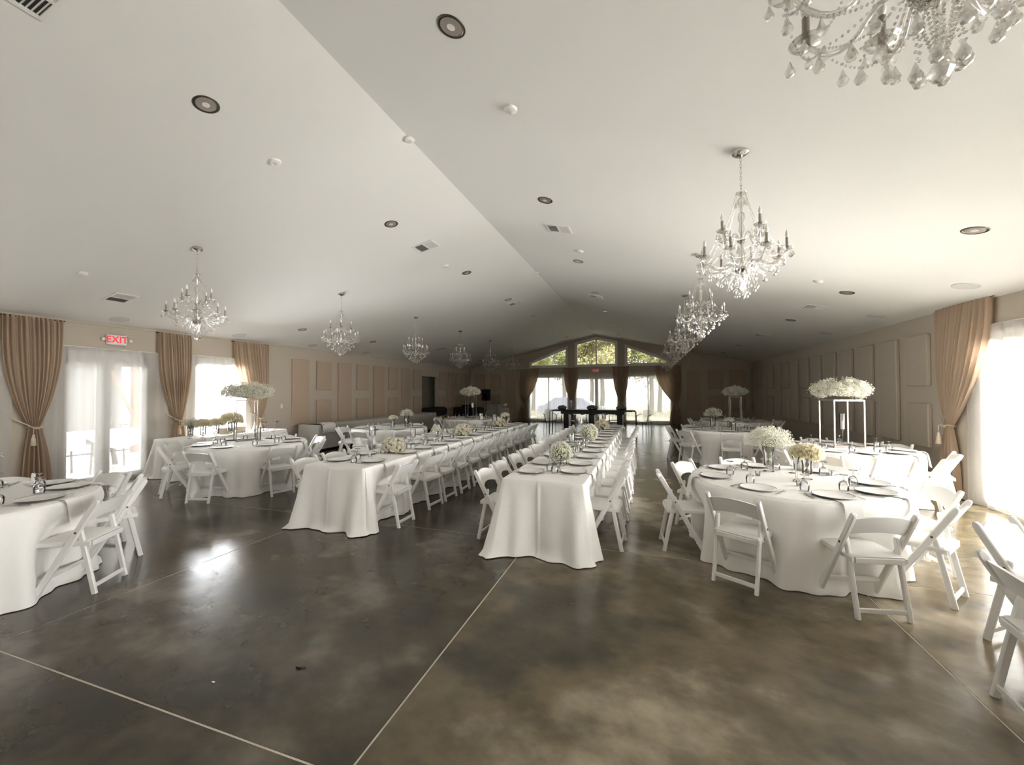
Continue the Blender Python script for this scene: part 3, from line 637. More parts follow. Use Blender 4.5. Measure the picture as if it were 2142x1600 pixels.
def chair(x, y, ang, lab, grp):
    """ang: direction the chair faces (deg)"""
    dup(CH, (x, y, 0), R(ang-90), lab, 'chair', grp)

# ================================================================== TABLES, CLOTHS
def sm(t): t = max(0, min(1, t)); return t*t*(3-2*t)
def round_cloth(c, r, chairs, seed, name_lab, mat_='cloth', h=.76, amp=.042, nf=14):
    rr = random.Random(seed); ph = [rr.random()*6 for _ in range(5)]
    def fn(u, v):
        th = TAU*u
        if v <= .25: q = v/.25; return (r*q*math.cos(th)*.995, r*q*math.sin(th)*.995, h+.004)
        t = (v-.25)/.75; drop = (h)*t**1.25 if t > .001 else 0
        z = h+.004-drop; tt = drop/h
        f = math.sin(nf*th+ph[0]+1.2*math.sin(2*th+ph[1]))*.6+.45*math.sin((nf*1.9//1)*th+ph[2])+.3*math.sin(5*th+ph[3])
        push = 0
        for a in chairs:
            dlt = (th-R(a)+PI) % TAU-PI; push = max(push, math.exp(-(dlt/.23)**2))
        rad = r+.012*sm(tt*12)+.035*tt+amp*f*tt**.8-.16*push*sm((tt-.12)/.35)*(1 if tt < .97 else .95)
        if tt > .93: rad += .02*(1+math.sin(9*th+ph[4]))
        return (rad*math.cos(th), rad*math.sin(th), max(z, .006))
    o = MB().grid(fn, 260, 26, closed=True).build('tablecloth', mat_, None, 60, c)
    return tag(o, name_lab, 'tablecloth', 'cloths on the round tables')
GR = 'folding chairs around the round tables'
RND = {  # centre, chair angles, description
 'R1': ((1.37, 4.93), [-172, -125, -78, -36, 0, 50, 101, 141], 'nearest right round table', ['at its left edge', 'front left, back to the camera', 'front centre, back to the camera', 'front right, seen side on', 'right, by the window drape', 'far right, behind the cream flowers', 'far side, behind the setting', 'far left, facing the camera']),
 'R2': ((2.98, 7.88), [-155, -121, -86, -50, -16, 35, 90, 140], 'right round table under the white bouquet', ['left, behind the gypsophila vase', 'front left', 'front, back to the camera', 'right front, side on', 'right, nearest the wall drape', 'far right', 'far side', 'far left']),
 'R3': ((1.72, 10.77), [170, -142, -93, -50, -14, 35, 80, 125], 'third right round table', ['left edge', 'front left', 'front, back to the camera', 'front right', 'right', 'far right', 'far side', 'far left']),
 'R4': ((2.45, 13.75), [162, -153, -108, -62, -16, 12, 70, 120], 'farthest right round table', ['left', 'front left', 'front', 'front right', 'right front', 'right', 'far side', 'far left']),
 'L1': ((-5.62, 1.75), [26, 68, 99, 145, 190, -20], 'round table at the left edge', ['near right, back turned to the camera', 'right edge, seen side on', 'far side, under the glazed doors', 'far left', 'outside the view', 'near side, outside the view']),
 'L2': ((-6.85, 5.5), [-150, -122, -72, -17, 25, 69, 110, 165], 'left round table with black frame stand', ['left, by the drape', 'left front, side on', 'front, back to the camera', 'front right, back to the camera', 'right', 'far right', 'far side', 'far left']),
 'L3': ((-6.25, 8.85), [-139, -166, -89, -40, 48, 10, 90, 130], 'third left round table', ['front left, side on', 'left', 'front, behind the long table', 'front right', 'far right', 'right', 'far side', 'far left']),
 'L4': ((-5.6, 12.45), [180, -130, -80, -30, 20, 65, 110, 145], 'farthest left round table', ['left', 'front left', 'front', 'front right', 'right', 'far right', 'far side', 'far left']),
 'R0': ((3.0, 2.75), [124, 177, 72, -140], 'table beyond the right edge', ['rear one, cut by the edge', 'front one, cut by the bottom right edge', 'only the post top showing', 'outside the view']),
}
GOB = MB().lathe([(.034, 0), (.0355, .001), (.0395, .03), (.040, .055), (.032, .08), (.012, .093), (.0045, .1), (.0045, .135), (.014, .142), (.034, .1455), (.034, .1475), (.012, .1475)], 16, caps=False)
def tableware():
    gb = thing('water_goblet', (0, 0, 0), '', ''); GOB.build('bowl', 'glass', gb, 40); MB().lathe([(.036, .1465), (.037, .149), (.001, .149)], 16, caps=False).build('foot', 'glass', gb, 40)
    pl = thing('charger_plate', (0, 0, 0), '', ''); MB().lathe([(.001, .004), (.10, .004), (.118, .008), (.146, .014)], 28, caps=False).build('well', 'plate', pl, True)
    MB().lathe([(.1455, .0137), (.150, .016), (.152, .014), (.146, .009), (.10, .001), (.001, .001)], 28, caps=False).build('silver_rim', 'silver', pl, True)
    fk = thing('fork', (0, 0, 0), '', ''); m = MB(); m.bar((0, -.09, .004), (0, .045, .007), .009, .003, c=.001); m.build('handle', 'silver', fk)
    m = MB(); m.add([(-.004, .045, .006), (.004, .045, .006), (.012, .07, .004), (-.012, .07, .004), (-.004, .045, .008), (.004, .045, .008), (.012, .07, .006), (-.012, .07, .006)], [(0, 3, 2, 1), (4, 5, 6, 7), (0, 1, 5, 4), (1, 2, 6, 5), (2, 3, 7, 6), (3, 0, 4, 7)])
    for k in range(4): m.bar((-.0105+.007*k, .07, .005), (-.0105+.007*k, .11, .009), .003, .002, c=.0006)
    m.build('tines', 'silver', fk)
    kn = thing('knife', (0, 0, 0), '', ''); MB().bar((0, -.1, .005), (0, 0, .005), .011, .006, c=.002).build('handle', 'silver', kn)
    MB().add([(-.005, 0, .003), (.005, 0, .003), (.009, .05, .003), (.006, .1, .003), (-.005, .115, .003), (-.005, 0, .006), (.005, 0, .006), (.009, .05, .005), (.006, .1, .005), (-.005, .115, .005)], [(4, 3, 2, 1, 0), (5, 6, 7, 8, 9), (0, 1, 6, 5), (1, 2, 7, 6), (2, 3, 8, 7), (3, 4, 9, 8), (4, 0, 5, 9)]).build('blade', 'silver', kn)
    for o in (gb, pl, fk, kn): freeze(o)
    return gb, pl, fk, kn
gb, pl, fk, kn = tableware()
def napkin_mesh():
    m = MB(); w = .065; th = .004
    path = [(-.10, .003), (.10, .003), (.145, .003), (.172, -.002), (.186, -.02), (.196, -.06), (.207, -.13), (.222, -.22)]
    def fn(u, v):
        k = v*(len(path)-1); i = min(int(k), len(path)-2); f = k-i; y = path[i][0]+(path[i+1][0]-path[i][0])*f; z = path[i][1]+(path[i+1][1]-path[i][1])*f
        return ((u*2-1)*w*(1+.04*v), y, z)
    m.grid(fn, 3, 15)
    me = m.mesh('napkin', 'napkin', 60); return me
NAP = napkin_mesh()
def setting(x, y, ang, edge, lab, near=True, sid=0):
    """place setting; ang: direction from the table centre towards the guest (deg); x,y: plate centre; edge: distance plate centre to table edge"""
    a = R(ang-90); u = Vector((math.cos(R(ang)), math.sin(R(ang)), 0)); s = Vector((-u.y, u.x, 0)); P = Vector((x, y, .766)); rr = random.Random(sid)
    n = put('napkin', NAP, None, tuple(P+u*(edge-.152)+Vector((0, 0, .001))), a, None, 'white napkin at table edge, '+lab, 'napkin', 'folded napkins')
    dup(pl, P+Vector((0, 0, .006)), 0, 'silver-rimmed round plate, '+lab, 'plate', 'plates')
    dup(fk, P+s*(.185+.01*rr.random())+Vector((0, 0, .0)), a+PI+.12*rr.uniform(-1, 1), 'silver fork, '+lab, 'fork', 'forks')
    dup(kn, P-s*(.185+.01*rr.random())+Vector((0, 0, .0)), a+PI+.12*rr.uniform(-1, 1), 'silver knife, '+lab, 'knife', 'knives')
    dup(gb, P-u*.19-s*(.12+.03*rr.random())+Vector((0, 0, 0)), 0, 'upside-down goblet, '+lab, 'glass', 'goblets')
ANGN = lambda a: ['east', 'north-east', 'north', 'north-west', 'west', 'south-west', 'south', 'south-east'][int(((a+382.5) % 360)//45)]
for key, (c2, angs, desc, where) in RND.items():
    x, y = c2; rd = .915
    t = thing('folding_table', (x, y, 0), 'round folding table under white cloth, '+desc, 'table', 'round banquet tables')
    MB().lathe([(.001, .735), (rd-.02, .735), (rd-.01, .745), (rd-.01, .757), (.001, .757)], 40).build('tabletop', 'switch', t)
    for q in range(4): a = TAU*q/4+.4; MB().tube([(.5*math.cos(a), .5*math.sin(a), 0), (.5*math.cos(a), .5*math.sin(a), .735)], .014, 6).build('leg', 'darkmetal', t)
    round_cloth((x, y, 0), rd, angs, hash(key) % 97 if False else sum(map(ord, key)), 'white floor-length cloth on the '+desc)
    for i, a in enumerate(angs):
        u = Vector((math.cos(R(a)), math.sin(R(a)))); dist = 1.02+.02*math.sin(i*3.1+x)
        chair(x+u.x*dist, y+u.y*dist, a+180+4*math.sin(i*2.3+y), 'white folding chair, %s, %s' % (where[i], desc), GR)
        if key == 'R0': continue
        setting(x+u.x*.70, y+u.y*.70, a, .215, '%s of %s' % (where[i].split(',')[0], desc), sid=i*7+sum(map(ord, key)))

# long tables
def rect_cloth(name, cx, y0, y1, hw, h, seed, lab, chairsL, chairsR, m='cloth', zb=.006, amp=.034, flare=.05, corner=.12, pushd=.15):
    rr = random.Random(seed); ph = [rr.random()*6 for _ in range(6)]; cr = .03
    yc = (y0+y1)/2; hl = (y1-y0)/2
    # perimeter samples
    per = []
    def seg(a, b, n, nm):
        for k in range(n): t = k/n; per.append((a[0]+(b[0]-a[0])*t, a[1]+(b[1]-a[1])*t, nm, t))
    for (sx, sy, a0) in ((1, -1, -90), (1, 1, 0), (-1, 1, 90), (-1, -1, 180)):
        for k in range(9):
            a = R(a0+90*k/8); per.append((sx*(hw-cr)+cr*math.cos(a), sy*(hl-cr)+cr*math.sin(a), 'c', k/8))
        if (sx, sy) == (1, -1): seg((hw, -hl+cr), (hw, hl-cr), int(2*hl/.045), 'R')
        elif (sx, sy) == (1, 1): seg((hw-cr, hl), (-hw+cr, hl), 26, 'F')
        elif (sx, sy) == (-1, 1): seg((-hw, hl-cr), (-hw, -hl+cr), int(2*hl/.045), 'L')
        else: seg((-hw+cr, -hl), (hw-cr, -hl), 70, 'N')
    n = len(per); rows = [0, .012, .03, .06, .1, .16, .24, .32, .42, .52, .63, .74, .85, .93, .975, 1.0]
    vs = []; fs = []
    nrm = {'R': (1, 0), 'L': (-1, 0), 'F': (0, 1), 'N': (0, -1)}
    for ri, t in enumerate(rows):
        for x, y, nm, k in per:
            dx, dy = abs(abs(x)-hw), abs(abs(y)-hl)
            # outward normal, blended near corners
            ex = math.exp(-(hw-abs(x))/.16)*(1 if x > 0 else -1); ey = math.exp(-(hl-abs(y))/.16)*(1 if y > 0 else -1)
            if nm in nrm: nx, ny = nrm[nm]; nx += ex*.55*(nm in 'NF'); ny += ey*.55*(nm in 'LR')
            else: nx, ny = ex, ey
            l = math.hypot(nx, ny); nx /= l; ny /= l
            cprox = math.exp(-((hw-abs(x))**2+(hl-abs(y))**2)/.035)
            s = (y if nm in 'LR' or nm == 'c' else x)
            if nm in 'LR': f = math.sin((s+yc)*TAU/.27+ph[0]+.8*math.sin(s*2.3+ph[1]))*.6+.5*math.sin((s+yc)*TAU/.155+ph[2])
            else: f = .8*math.sin(s*8+ph[3]+.5*math.sin(s*5))+.45*math.sin(s*19+ph[4])
            push = 0
            for cy_ in (chairsR if x > 0 else chairsL):
                push = max(push, math.exp(-((y+yc-cy_)/.21)**4))
            if nm not in 'LR': push *= .0
            off = .008*sm(t*30)+flare*t+amp*f*t**.7+cprox*corner*t**1.1*(1+.5*math.sin(26*(x-y)+ph[5]))-pushd*push*sm((t-.1)/.33)
            if nm == 'N': off += .016*math.exp(-((x+.09*hw)/.014)**2)*sm(t*6)*(1-.5*t)
            if t > .95: off += (.03 if nm in 'Nc' else .0)*(t-.95)/.05*(1+math.sin(s*11+ph[2]))
            vs.append((cx+x+nx*off, yc+y+ny*off, max(h+.004-(h-zb)*t, zb)))
    for r_ in range(len(rows)-1):
        for i in range(n): j = (i+1) % n; fs.append((r_*n+i, (r_+1)*n+i, (r_+1)*n+j, r_*n+j))
    fs.append(tuple(range(n)))
    o = MB().add([(v[0]-cx, v[1]-yc, v[2]) for v in vs], fs).build('tablecloth', m, None, 50, (cx, yc, 0)); tag(o, lab, 'tablecloth', name); return o
LT = dict(x0=-4.14, x1=-3.24, ys=[4.51, 5.30, 5.78, 6.27, 6.80, 7.30, 7.82, 8.33, 8.83, 9.33, 9.83, 10.33, 10.80])
LTL = [4.45, 5.0, 5.56, 6.24, 6.80, 7.35, 7.9, 8.4, 8.95, 9.5, 10.0, 10.5]
RTR = [4.62, 5.13, 5.68, 6.23, 6.76, 7.28, 7.8, 8.32, 8.83, 9.34, 9.85, 10.35, 10.8]
RTL = [4.48, 5.05, 5.68, 6.2, 6.75, 7.28, 7.8, 8.32, 8.84, 9.35, 9.86, 10.4]
for nm, x0, x1, yl, yr, sd in (('left', -4.14, -3.24, LTL, LT['ys'], 4), ('right', -1.47, -.61, RTL, RTR, 9)):
    cx = (x0+x1)/2; hw = (x1-x0)/2
    for q in range(3):
        a, b = 4.08+q*2.33, 4.08+(q+1)*2.33
        t = thing('folding_table', (cx, (a+b)/2, 0), '%s rectangular folding table hidden under the %s long cloth' % (('nearest', 'middle', 'farthest')[q], nm), 'table', 'tables of the two long rows')
        MB().cbox(-hw+.01, -1.155, .72, hw-.01, 1.155, .757, .006).build('tabletop', 'switch', t)
        for sx in (-1, 1):
            for sy in (-1, 1): MB().tube([(sx*.25, sy*.95, 0), (sx*.25, sy*.95, .72)], .014, 6).build('leg', 'darkmetal', t)
    rect_cloth('cloths on the long tables', cx, 4.06, 11.08, hw, .76, sd, 'white floor-length cloth over the %s of the two long tables' % nm, yl, yr)
    for side, ylist, sx, ang in (('left', yl, x0-.17, 0), ('right', yr, x1+.14 if nm == 'right' else x1+.10, 180)):
        for i, y in enumerate(ylist):
            chair(sx+.012*math.sin(i*5.1), y+.01*math.sin(i*2.2), ang+3*math.sin(i*1.7+cx), 'white folding chair, %s side of %s long table, %s from near end' % (side, nm, NTH[i]), 'chairs on the %s side of the %s long table' % (side, nm))
            px = x0+.20 if side == 'left' else x1-.20
            setting(px, y, 180 if side == 'left' else 0, .20, '%s side, %s long table, %s from end' % (side, nm, NTH[i]), sid=i+int(px*10))

# ================================================================== FLOWERS
def rose_mesh(name, m, seed=0, r=.03):
    rr = random.Random(seed); mb = MB()
    for ring, (n, rad, tilt, hh) in enumerate(((5, 1.0, .85, .75), (5, .72, .5, .9), (4, .42, .22, 1.0), (3, .2, .05, 1.02))):
        for k in range(n):
            a = TAU*k/n+ring*.7+rr.uniform(-.2, .2); w = 1.25*TAU/n/2
            def P(da, rad_, z): return (r*rad_*math.cos(a+da), r*rad_*math.sin(a+da), r*z)
            vs = [P(0, .05, -.2), P(-w, rad*.75, .15), P(w, rad*.75, .15), P(-w*.9, rad*1.0, hh*.62), P(0, rad*1.12, hh*.60), P(w*.9, rad*1.0, hh*.62), P(-w*.45, rad*(1.0+tilt*.2), hh*.85), P(w*.45, rad*(1.0+tilt*.2), hh*.85)]
            mb.add(vs, [(0, 1, 2), (1, 3, 4), (1, 4, 2), (2, 4, 5), (3, 6, 4), (4, 6, 7), (4, 7, 5)])
    mb.ball((0, 0, r*.15), r*.6, 6, 4); return mb.mesh(name, m, True)
ROSE = [rose_mesh('rose', 'rose', s, .036) for s in range(2)]; HYD = [rose_mesh('hydrangea_head', 'hydra', 5, .045)]; PEACH = [rose_mesh('peach_rose', 'peach', 6, .036)]
def on_dir(o, loc, d, roll=0):
    q = Vector(d).normalized().to_track_quat('Z', 'Y'); o.rotation_mode = 'QUATERNION'; from mathutils import Quaternion
    o.rotation_quaternion = q @ Quaternion((0, 0, 1), roll); o.location = loc
def fib(n, lo=-1, hi=1):
    for i in range(n):
        z = hi-(hi-lo)*(i+.5)/n; a = i*2.39996; s = math.sqrt(max(0, 1-z*z)); yield Vector((s*math.cos(a), s*math.sin(a), z))
def breath(parent, rad, n, center, lo=-.2, sq=(1, 1, 1), r=.0052, seed=1, stems=40, foot=None, fill=.45):
    rr = random.Random(seed); mb = MB(); sb = MB(); c = Vector(center)
    for k in range(n):
        while True:
            d = Vector((rr.uniform(-1, 1), rr.uniform(-1, 1), rr.uniform(-1, 1)))
            if .1 < d.length < 1 and d.normalized().z > lo: break
        d = d.normalized()*(fill+(1-fill)*rr.random()**.5)*(1+.12*math.sin(5*d.x+7*d.y)); p = c+Vector((d.x*sq[0], d.y*sq[1], d.z*sq[2]))*rad
        mb.octa(p, r*rr.uniform(.7, 1.4), .8)
        if k % max(1, n//max(stems, 1)) == 0: sb.tube([foot or c, c.lerp(p, .5)+Vector((0, 0, -.01)), p], .0012, 3)
    put('buds', mb.mesh('buds', 'breath'), parent, kind='stuff'); put('stems', sb.mesh('stems', 'stem'), parent, kind='stuff')
def flower_ball(loc, rad, kinds, n, lab, lo=-.3, sq=1, breathn=200, bowl=True, grp=None, fr=1):
    r = thing('flower_arrangement', loc, lab, 'flowers', grp); rr = random.Random(int(rad*1000)+n)
    if bowl: MB().lathe([(.001, 0), (rad*.45, 0), (rad*.55, .03), (rad*.5, .05), (.001, .045)], 16).build('bowl', 'glass', r, 40)
    c = Vector((0, 0, rad*.62*sq if lo > -.9 else rad))
    MB().ball(c, rad*.82, 12, 8, sq).build('foliage_core', 'leaf', r, True)
    for i, d in enumerate(fib(n, lo, 1)):
        me = kinds[i % len(kinds)]; o = put(me.name.split('.')[0], me, r); p = c+Vector((d.x, d.y, d.z*sq))*rad*rr.uniform(.84, .98); on_dir(o, p, d, rr.random()*6); k = fr*rr.uniform(.75, 1.25); o.scale = (k, k, k)
    if breathn: breath(r, rad*1.1, breathn, c, lo, (1, 1, sq), .0045, n, 20, fill=.85)
    return r
TZ = .766
# right long table
def breath_ball(loc, rad, n, lab):
    r = thing('flower_arrangement', loc, lab, 'flowers', 'gypsophila balls on the right long table')
    MB().ball((0, 0, rad), rad*.86, 14, 10).build('foliage_core', 'stem', r, True); breath(r, rad, n, (0, 0, rad), -1.1, r=.0075, stems=0, seed=n, fill=.9); return r
breath_ball((-1.06, 5.12, TZ), .135, 1500, 'round white gypsophila ball nearest the camera on the right long table')
breath_ball((-1.03, 7.55, TZ), .15, 1500, 'second round gypsophila ball midway down the right long table')
flower_ball((-1.03, 9.75, TZ), .15, ROSE+PEACH, 34, 'loose blush and cream blooms near the far end of the right long table', sq=.9)
# left long table
flower_ball((-3.66, 5.27, TZ), .165, ROSE, 40, 'low dome of cream roses nearest the camera on the left long table', sq=.75)
flower_ball((-3.62, 7.62, TZ), .165, ROSE, 40, 'dome of cream roses midway down the left long table', sq=.85)
flower_ball((-3.62, 9.75, TZ), .17, PEACH+ROSE, 36, 'peach toned rose mound toward the far end of the left long table', sq=.75)
# vases with flowers
VASEP = [(.001, 0), (.045, .0), (.048, .006), (.014, .018), (.012, .035), (.02, .045), (.045, .06), (.047, .08), (.045, .16), (.06, .24), (.058, .24), (.043, .16), (.044, .08), (.04, .065), (.001, .055)]
def vase(loc, lab, kind='breath', sc=1, grp=None, stemm='stem', seed=1):
    r = thing('flower_vase', loc, lab, 'flowers', grp); P = [(a*sc, b*sc) for a, b in VASEP]
    MB().lathe(P, 20, caps=False).build('vase_glass', 'glass', r, 40)
    sb = MB(); rr = random.Random(seed); H = .24*sc
    for k in range(26): a = rr.random()*TAU; q = rr.random()*.035*sc; sb.tube([(q*math.cos(a), q*math.sin(a), .07*sc), (-q*.6*math.cos(a), -q*.6*math.sin(a), .15*sc), (q*1.6*math.cos(a+.5), q*1.6*math.sin(a+.5), H+.04)], .0022, 4)
    sb.build('cut_stems', stemm, r, kind='stuff')
    if kind == 'breath': breath(r, .20*sc, 3400, (0, 0, H+.06), -.25, (1, 1, .74), .0060, seed, 160, (0, 0, H*.7))
    if kind == 'leafy': breath(r, .16*sc, 900, (0, 0, H+.05), -.3, (1, 1, .8), .006, seed, 160, (0, 0, H*.7))
    if kind in ('hyd', 'rose'):
        kk = HYD if kind == 'hyd' else ROSE
        for i, d2 in enumerate(fib(26, -.05, 1)):
            o = put(kk[0].name.split('.')[0], kk[i % len(kk)], r); dd = Vector((d2.x, d2.y, d2.z*.55)); on_dir(o, Vector((0, 0, H+.015))+dd*.115*sc, dd, i); k = sc*(1.15 if kind == 'hyd' else .95); o.scale = (k, k, k)
        MB().ball((0, 0, H+.02), .085*sc, 10, 6, .5).build('foliage_core', 'leaf' if kind == 'rose' else 'hydra', r, True)
    return r
VG = 'pedestal vases on the round tables'
vase((1.30, 5.33, TZ), 'flared glass vase of gypsophila on the nearest right round table', 'breath', 1.15, VG, seed=2)
vase((1.56, 4.98, TZ), 'glass vase of pale yellow blooms on brown stems, nearest right round table', 'hyd', 1.0, VG, 'darkstem', 3)
vase((1.45, 10.6, TZ), 'glass vase of gypsophila on the third right round table', 'leafy', 1.25, VG, seed=4)
vase((1.80, 10.65, TZ), 'small dark vase of cream roses on the third right round table', 'rose', .8, VG, 'darkstem', 5)
vase((-6.25, 9.0, TZ), 'small vase of cream roses on the third left round table', 'rose', .85, VG, 'darkstem', 6)
vase((-5.95, 9.15, TZ), 'glass vase of airy greenery on the third left round table', 'leafy', 1.1, VG, seed=7)
vase((-5.95, 1.95, TZ), 'glass vase of gypsophila at the left edge of the photo', 'leafy', 1.3, VG, seed=8)
vase((-3.9, 7.05, TZ), 'small vase of white roses behind the chairs on the left long table', 'rose', .6, VG, 'darkstem', 9)
vase((-3.75, 10.6, TZ), 'tall vase of white blooms at the far end of the left long table', 'rose', .9, VG, 'stem', 10)
# vases on the side table under the left window
for i, (x, y, k, s, w) in enumerate([(-8.66, 5.66, 'leafy', 1.0, 'leftmost, wispy gypsophila'), (-8.6, 5.86, 'hyd', 1.05, 'second from the left, cream hydrangea'), (-8.56, 6.1, 'hyd', 1.05, 'middle, cream hydrangea'), (-8.5, 6.38, 'hyd', 1.35, 'tallest cream hydrangea'), (-8.7, 6.6, 'hyd', 1.1, 'cream hydrangea nearest the black stand')]):
    vase((x, y, .752), 'dark-stemmed vase on the window side table, '+w, k, s, 'vases on the side table', 'darkstem', 20+i)
# tall stands with bouquets
def tall_stand(x, y, style, lab, labf, w=.30, h=.76, rz=0, seed=1, brx=.42, bry=.3, nrose=12, flatm=1):
    m = 'darkmetal' if style == 'black' else 'stand'; t = .007 if style == 'black' else .010
    r = thing('flower_stand', (x, y, TZ), lab, 'flower stand', 'tall frame stands', rz)
    hw = w/2; hd = w*.33 if style == 'black' else hw
    for sx in (-1, 1):
        for sy in (-1, 1): MB().box(sx*hw-t, sy*hd-t, 0, sx*hw+t, sy*hd+t, h).build('upright', m, r)
    for z, nm in ((0, 'base_frame'), (h-2*t, 'top_frame')):
        b = MB()
        for s in (-1, 1): b.box(-hw, s*hd-t*.9, z+.001, hw, s*hd+t*.9, z+2*t); b.box(s*hw-t*.9, -hd, z+.001, s*hw+t*.9, hd, z+2*t)
        b.build(nm, m, r)
    MB().box(-hw, -hd, h, hw, hd, h+.006).build('top_plate', m, r)
    f = thing('bouquet', (x, y, TZ+h+.006), labf, 'flowers', 'bouquets on tall stands', rz); rr = random.Random(seed)
    fc = MB()
    def blob(u, v): th = TAU*u; ph = PI*v; k = 1+.18*math.sin(3*th+seed)*math.sin(ph); return (brx*.80*k*math.sin(ph)*math.cos(th), bry*.80*k*math.sin(ph)*math.sin(th), .155-.125*math.cos(ph))
    fc.grid(blob, 20, 9, True).build('foliage_core', 'core', f, True)
    mb = MB()
    for k in range(4600):
        a = rr.random()*TAU; zz = rr.uniform(-.75, 1); s = math.sqrt(1-zz*zz); rad = rr.uniform(.75, 1.04)+.22*max(0, math.sin(3*a+seed))*rr.random()+.06*math.sin(9*a+5*zz)
        mb.octa((brx*s*rad*math.cos(a), bry*s*rad*math.sin(a), .16+.155*zz*rad*(1+.25*math.sin(2.3*a+seed))), rr.uniform(.005, .0105), .85)
    put('buds', mb.mesh('buds', 'breath'), f, kind='stuff')
    for i, d2 in enumerate(fib(nrose, -.55, .95)):
        o = put('rose', ROSE[i % 2], f); on_dir(o, (brx*.92*d2.x, bry*.92*d2.y, .16+.15*d2.z), (d2.x, d2.y, d2.z+.2), i); k = rr.uniform(.9, 1.35); o.scale = (k, k, k)
    return r
tall_stand(2.99, 8.0, 'silver', 'tall silver four-post stand on the second right round table', 'wide white bouquet of gypsophila and roses atop the silver stand', w=.42, h=.76, rz=R(8), seed=1, brx=.40, bry=.33, nrose=26)
tall_stand(-7.22, 5.7, 'black', 'tall thin black frame stand on the second left round table', 'muted gypsophila bouquet atop the black stand by the left windows', w=.34, h=.76, rz=R(62), seed=2, brx=.40, bry=.28, nrose=6)
tall_stand(-5.62, 12.45, 'black', 'black frame stand on the far left round table', 'cream rose dome high above the far left round table', w=.3, h=.72, seed=3, brx=.32, bry=.3, nrose=24)
tall_stand(2.5, 13.75, 'black', 'black frame stand on the far right round table', 'rose and greenery dome high above the far right round table', w=.3, h=.70, seed=4, brx=.33, bry=.3, nrose=18)

# candles
def hurricane(loc, h, lab, r=.05, stick=.0, ball=False):
    c = thing('candle_holder', loc, lab, 'candle', 'glass candle holders')
    if stick:
        MB().lathe([(.001, 0), (.04, 0), (.042, .005), (.008, .02), (.006, .06), (.014, .075), (.006, .09), (.006, stick-.02), (.03, stick-.005), (.03, stick), (.001, stick)], 16).build('glass_stem', 'glass', c, 40)
    MB().lathe([(r*.9, stick), (r, stick+.01), (r, stick+h), (r-.003, stick+h), (r-.003, stick+.01)], 20, caps=False).build('glass_cylinder', 'glass', c, 40)
    if ball: MB().ball((0, 0, stick+r*.8+.01), r*.62, 12, 8).build('candle', 'candle', c, True)
    else: MB().lathe([(.001, stick+.004), (r*.62, stick+.004), (r*.62, stick+h*.55), (.004, stick+h*.57)], 14).build('candle', 'candle', c, 40); MB().tube([(0, 0, stick+h*.56), (0, 0, stick+h*.6)], .0015, 4).build('wick', 'darkstem', c)
    return c
hurricane((-4.02, 5.25, TZ), .14, 'white candle in glass on a tall stem near the front of the left long table', .045, .24)
hurricane((-3.9, 6.2, TZ), .14, 'white candle in glass behind the first rose dome, left long table', .045, .12)
hurricane((-3.62, 8.6, TZ), .14, 'tall white candle on a stem before the far left round table', .05, .26)
hurricane((-3.5, 9.15, TZ), .15, 'square white candle on a stem beside the peach mound', .055, .2)
hurricane((-1.27, 5.6, TZ), .17, 'round white candle in a glass cylinder behind the first gypsophila ball', .05, .0, True)
hurricane((-1.2, 6.7, TZ), .13, 'white candle in a glass cylinder between the gypsophila balls, right long table', .05, .08, True)
hurricane((-1.22, 7.75, TZ), .12, 'white globe candle on a tall slender stem, right long table', .055, .27, True)
hurricane((-1.05, 10.4, TZ), .14, 'white candle at the far end of the right long table', .05, .2)
hurricane((3.10, 8.25, TZ), .26, 'tall white pillar in a footed glass under the silver stand', .042, .26)
hurricane((1.66, 5.55, TZ), .2, 'clear glass cylinder with candle behind the pale yellow blooms', .055)
hurricane((1.84, 10.35, TZ), .18, 'glass cylinder candle on the third right round table', .05)
hurricane((-6.1, 8.75, TZ), .16, 'slim glass candle beside the roses, third left round table', .04)
hurricane((-7.1, 5.85, TZ), .24, 'glass cylinder candle inside the black frame stand', .055)
hurricane((-5.4, 12.1, TZ), .14, 'tall white candle on stem, far left round table', .055, .38)
VOT = thing('votive_holder', (0, 0, 0), '', ''); MB().lathe([(.001, 0), (.022, 0), (.026, .05), (.024, .05), (.02, .006), (.001, .006)], 12).build('glass_cup', 'glass', VOT, 40); MB().lathe([(.001, .007), (.018, .007), (.018, .028), (.001, .028)], 10).build('tealight', 'candle', VOT); freeze(VOT)
for i, (x, y) in enumerate([(-1.02, 4.78), (-1.1, 6.0), (-.98, 6.35), (-1.08, 7.0), (-1.0, 8.3), (-1.06, 8.8), (-1.0, 9.2), (-3.72, 4.8), (-3.66, 5.9), (-3.7, 6.6), (-3.6, 7.1), (-3.7, 8.1), (-3.64, 9.1), (-3.66, 10.2)]):
    dup(VOT, (x, y, TZ), 0, 'small votive cup in the centre of the %s long table, %s from the near end' % (('right', NTH[i]) if i < 7 else ('left', NTH[i-7])), 'candle', 'votive cups')
for i, (x, y, w) in enumerate([(1.12, 5.02, 'left of the gypsophila vase'), (1.38, 4.62, 'in front of the vases'), (1.86, 5.28, 'right of the yellow blooms')]): dup(VOT, (x, y, TZ), 0, 'small votive cup on the nearest right round table, '+w, 'candle', 'votive cups')
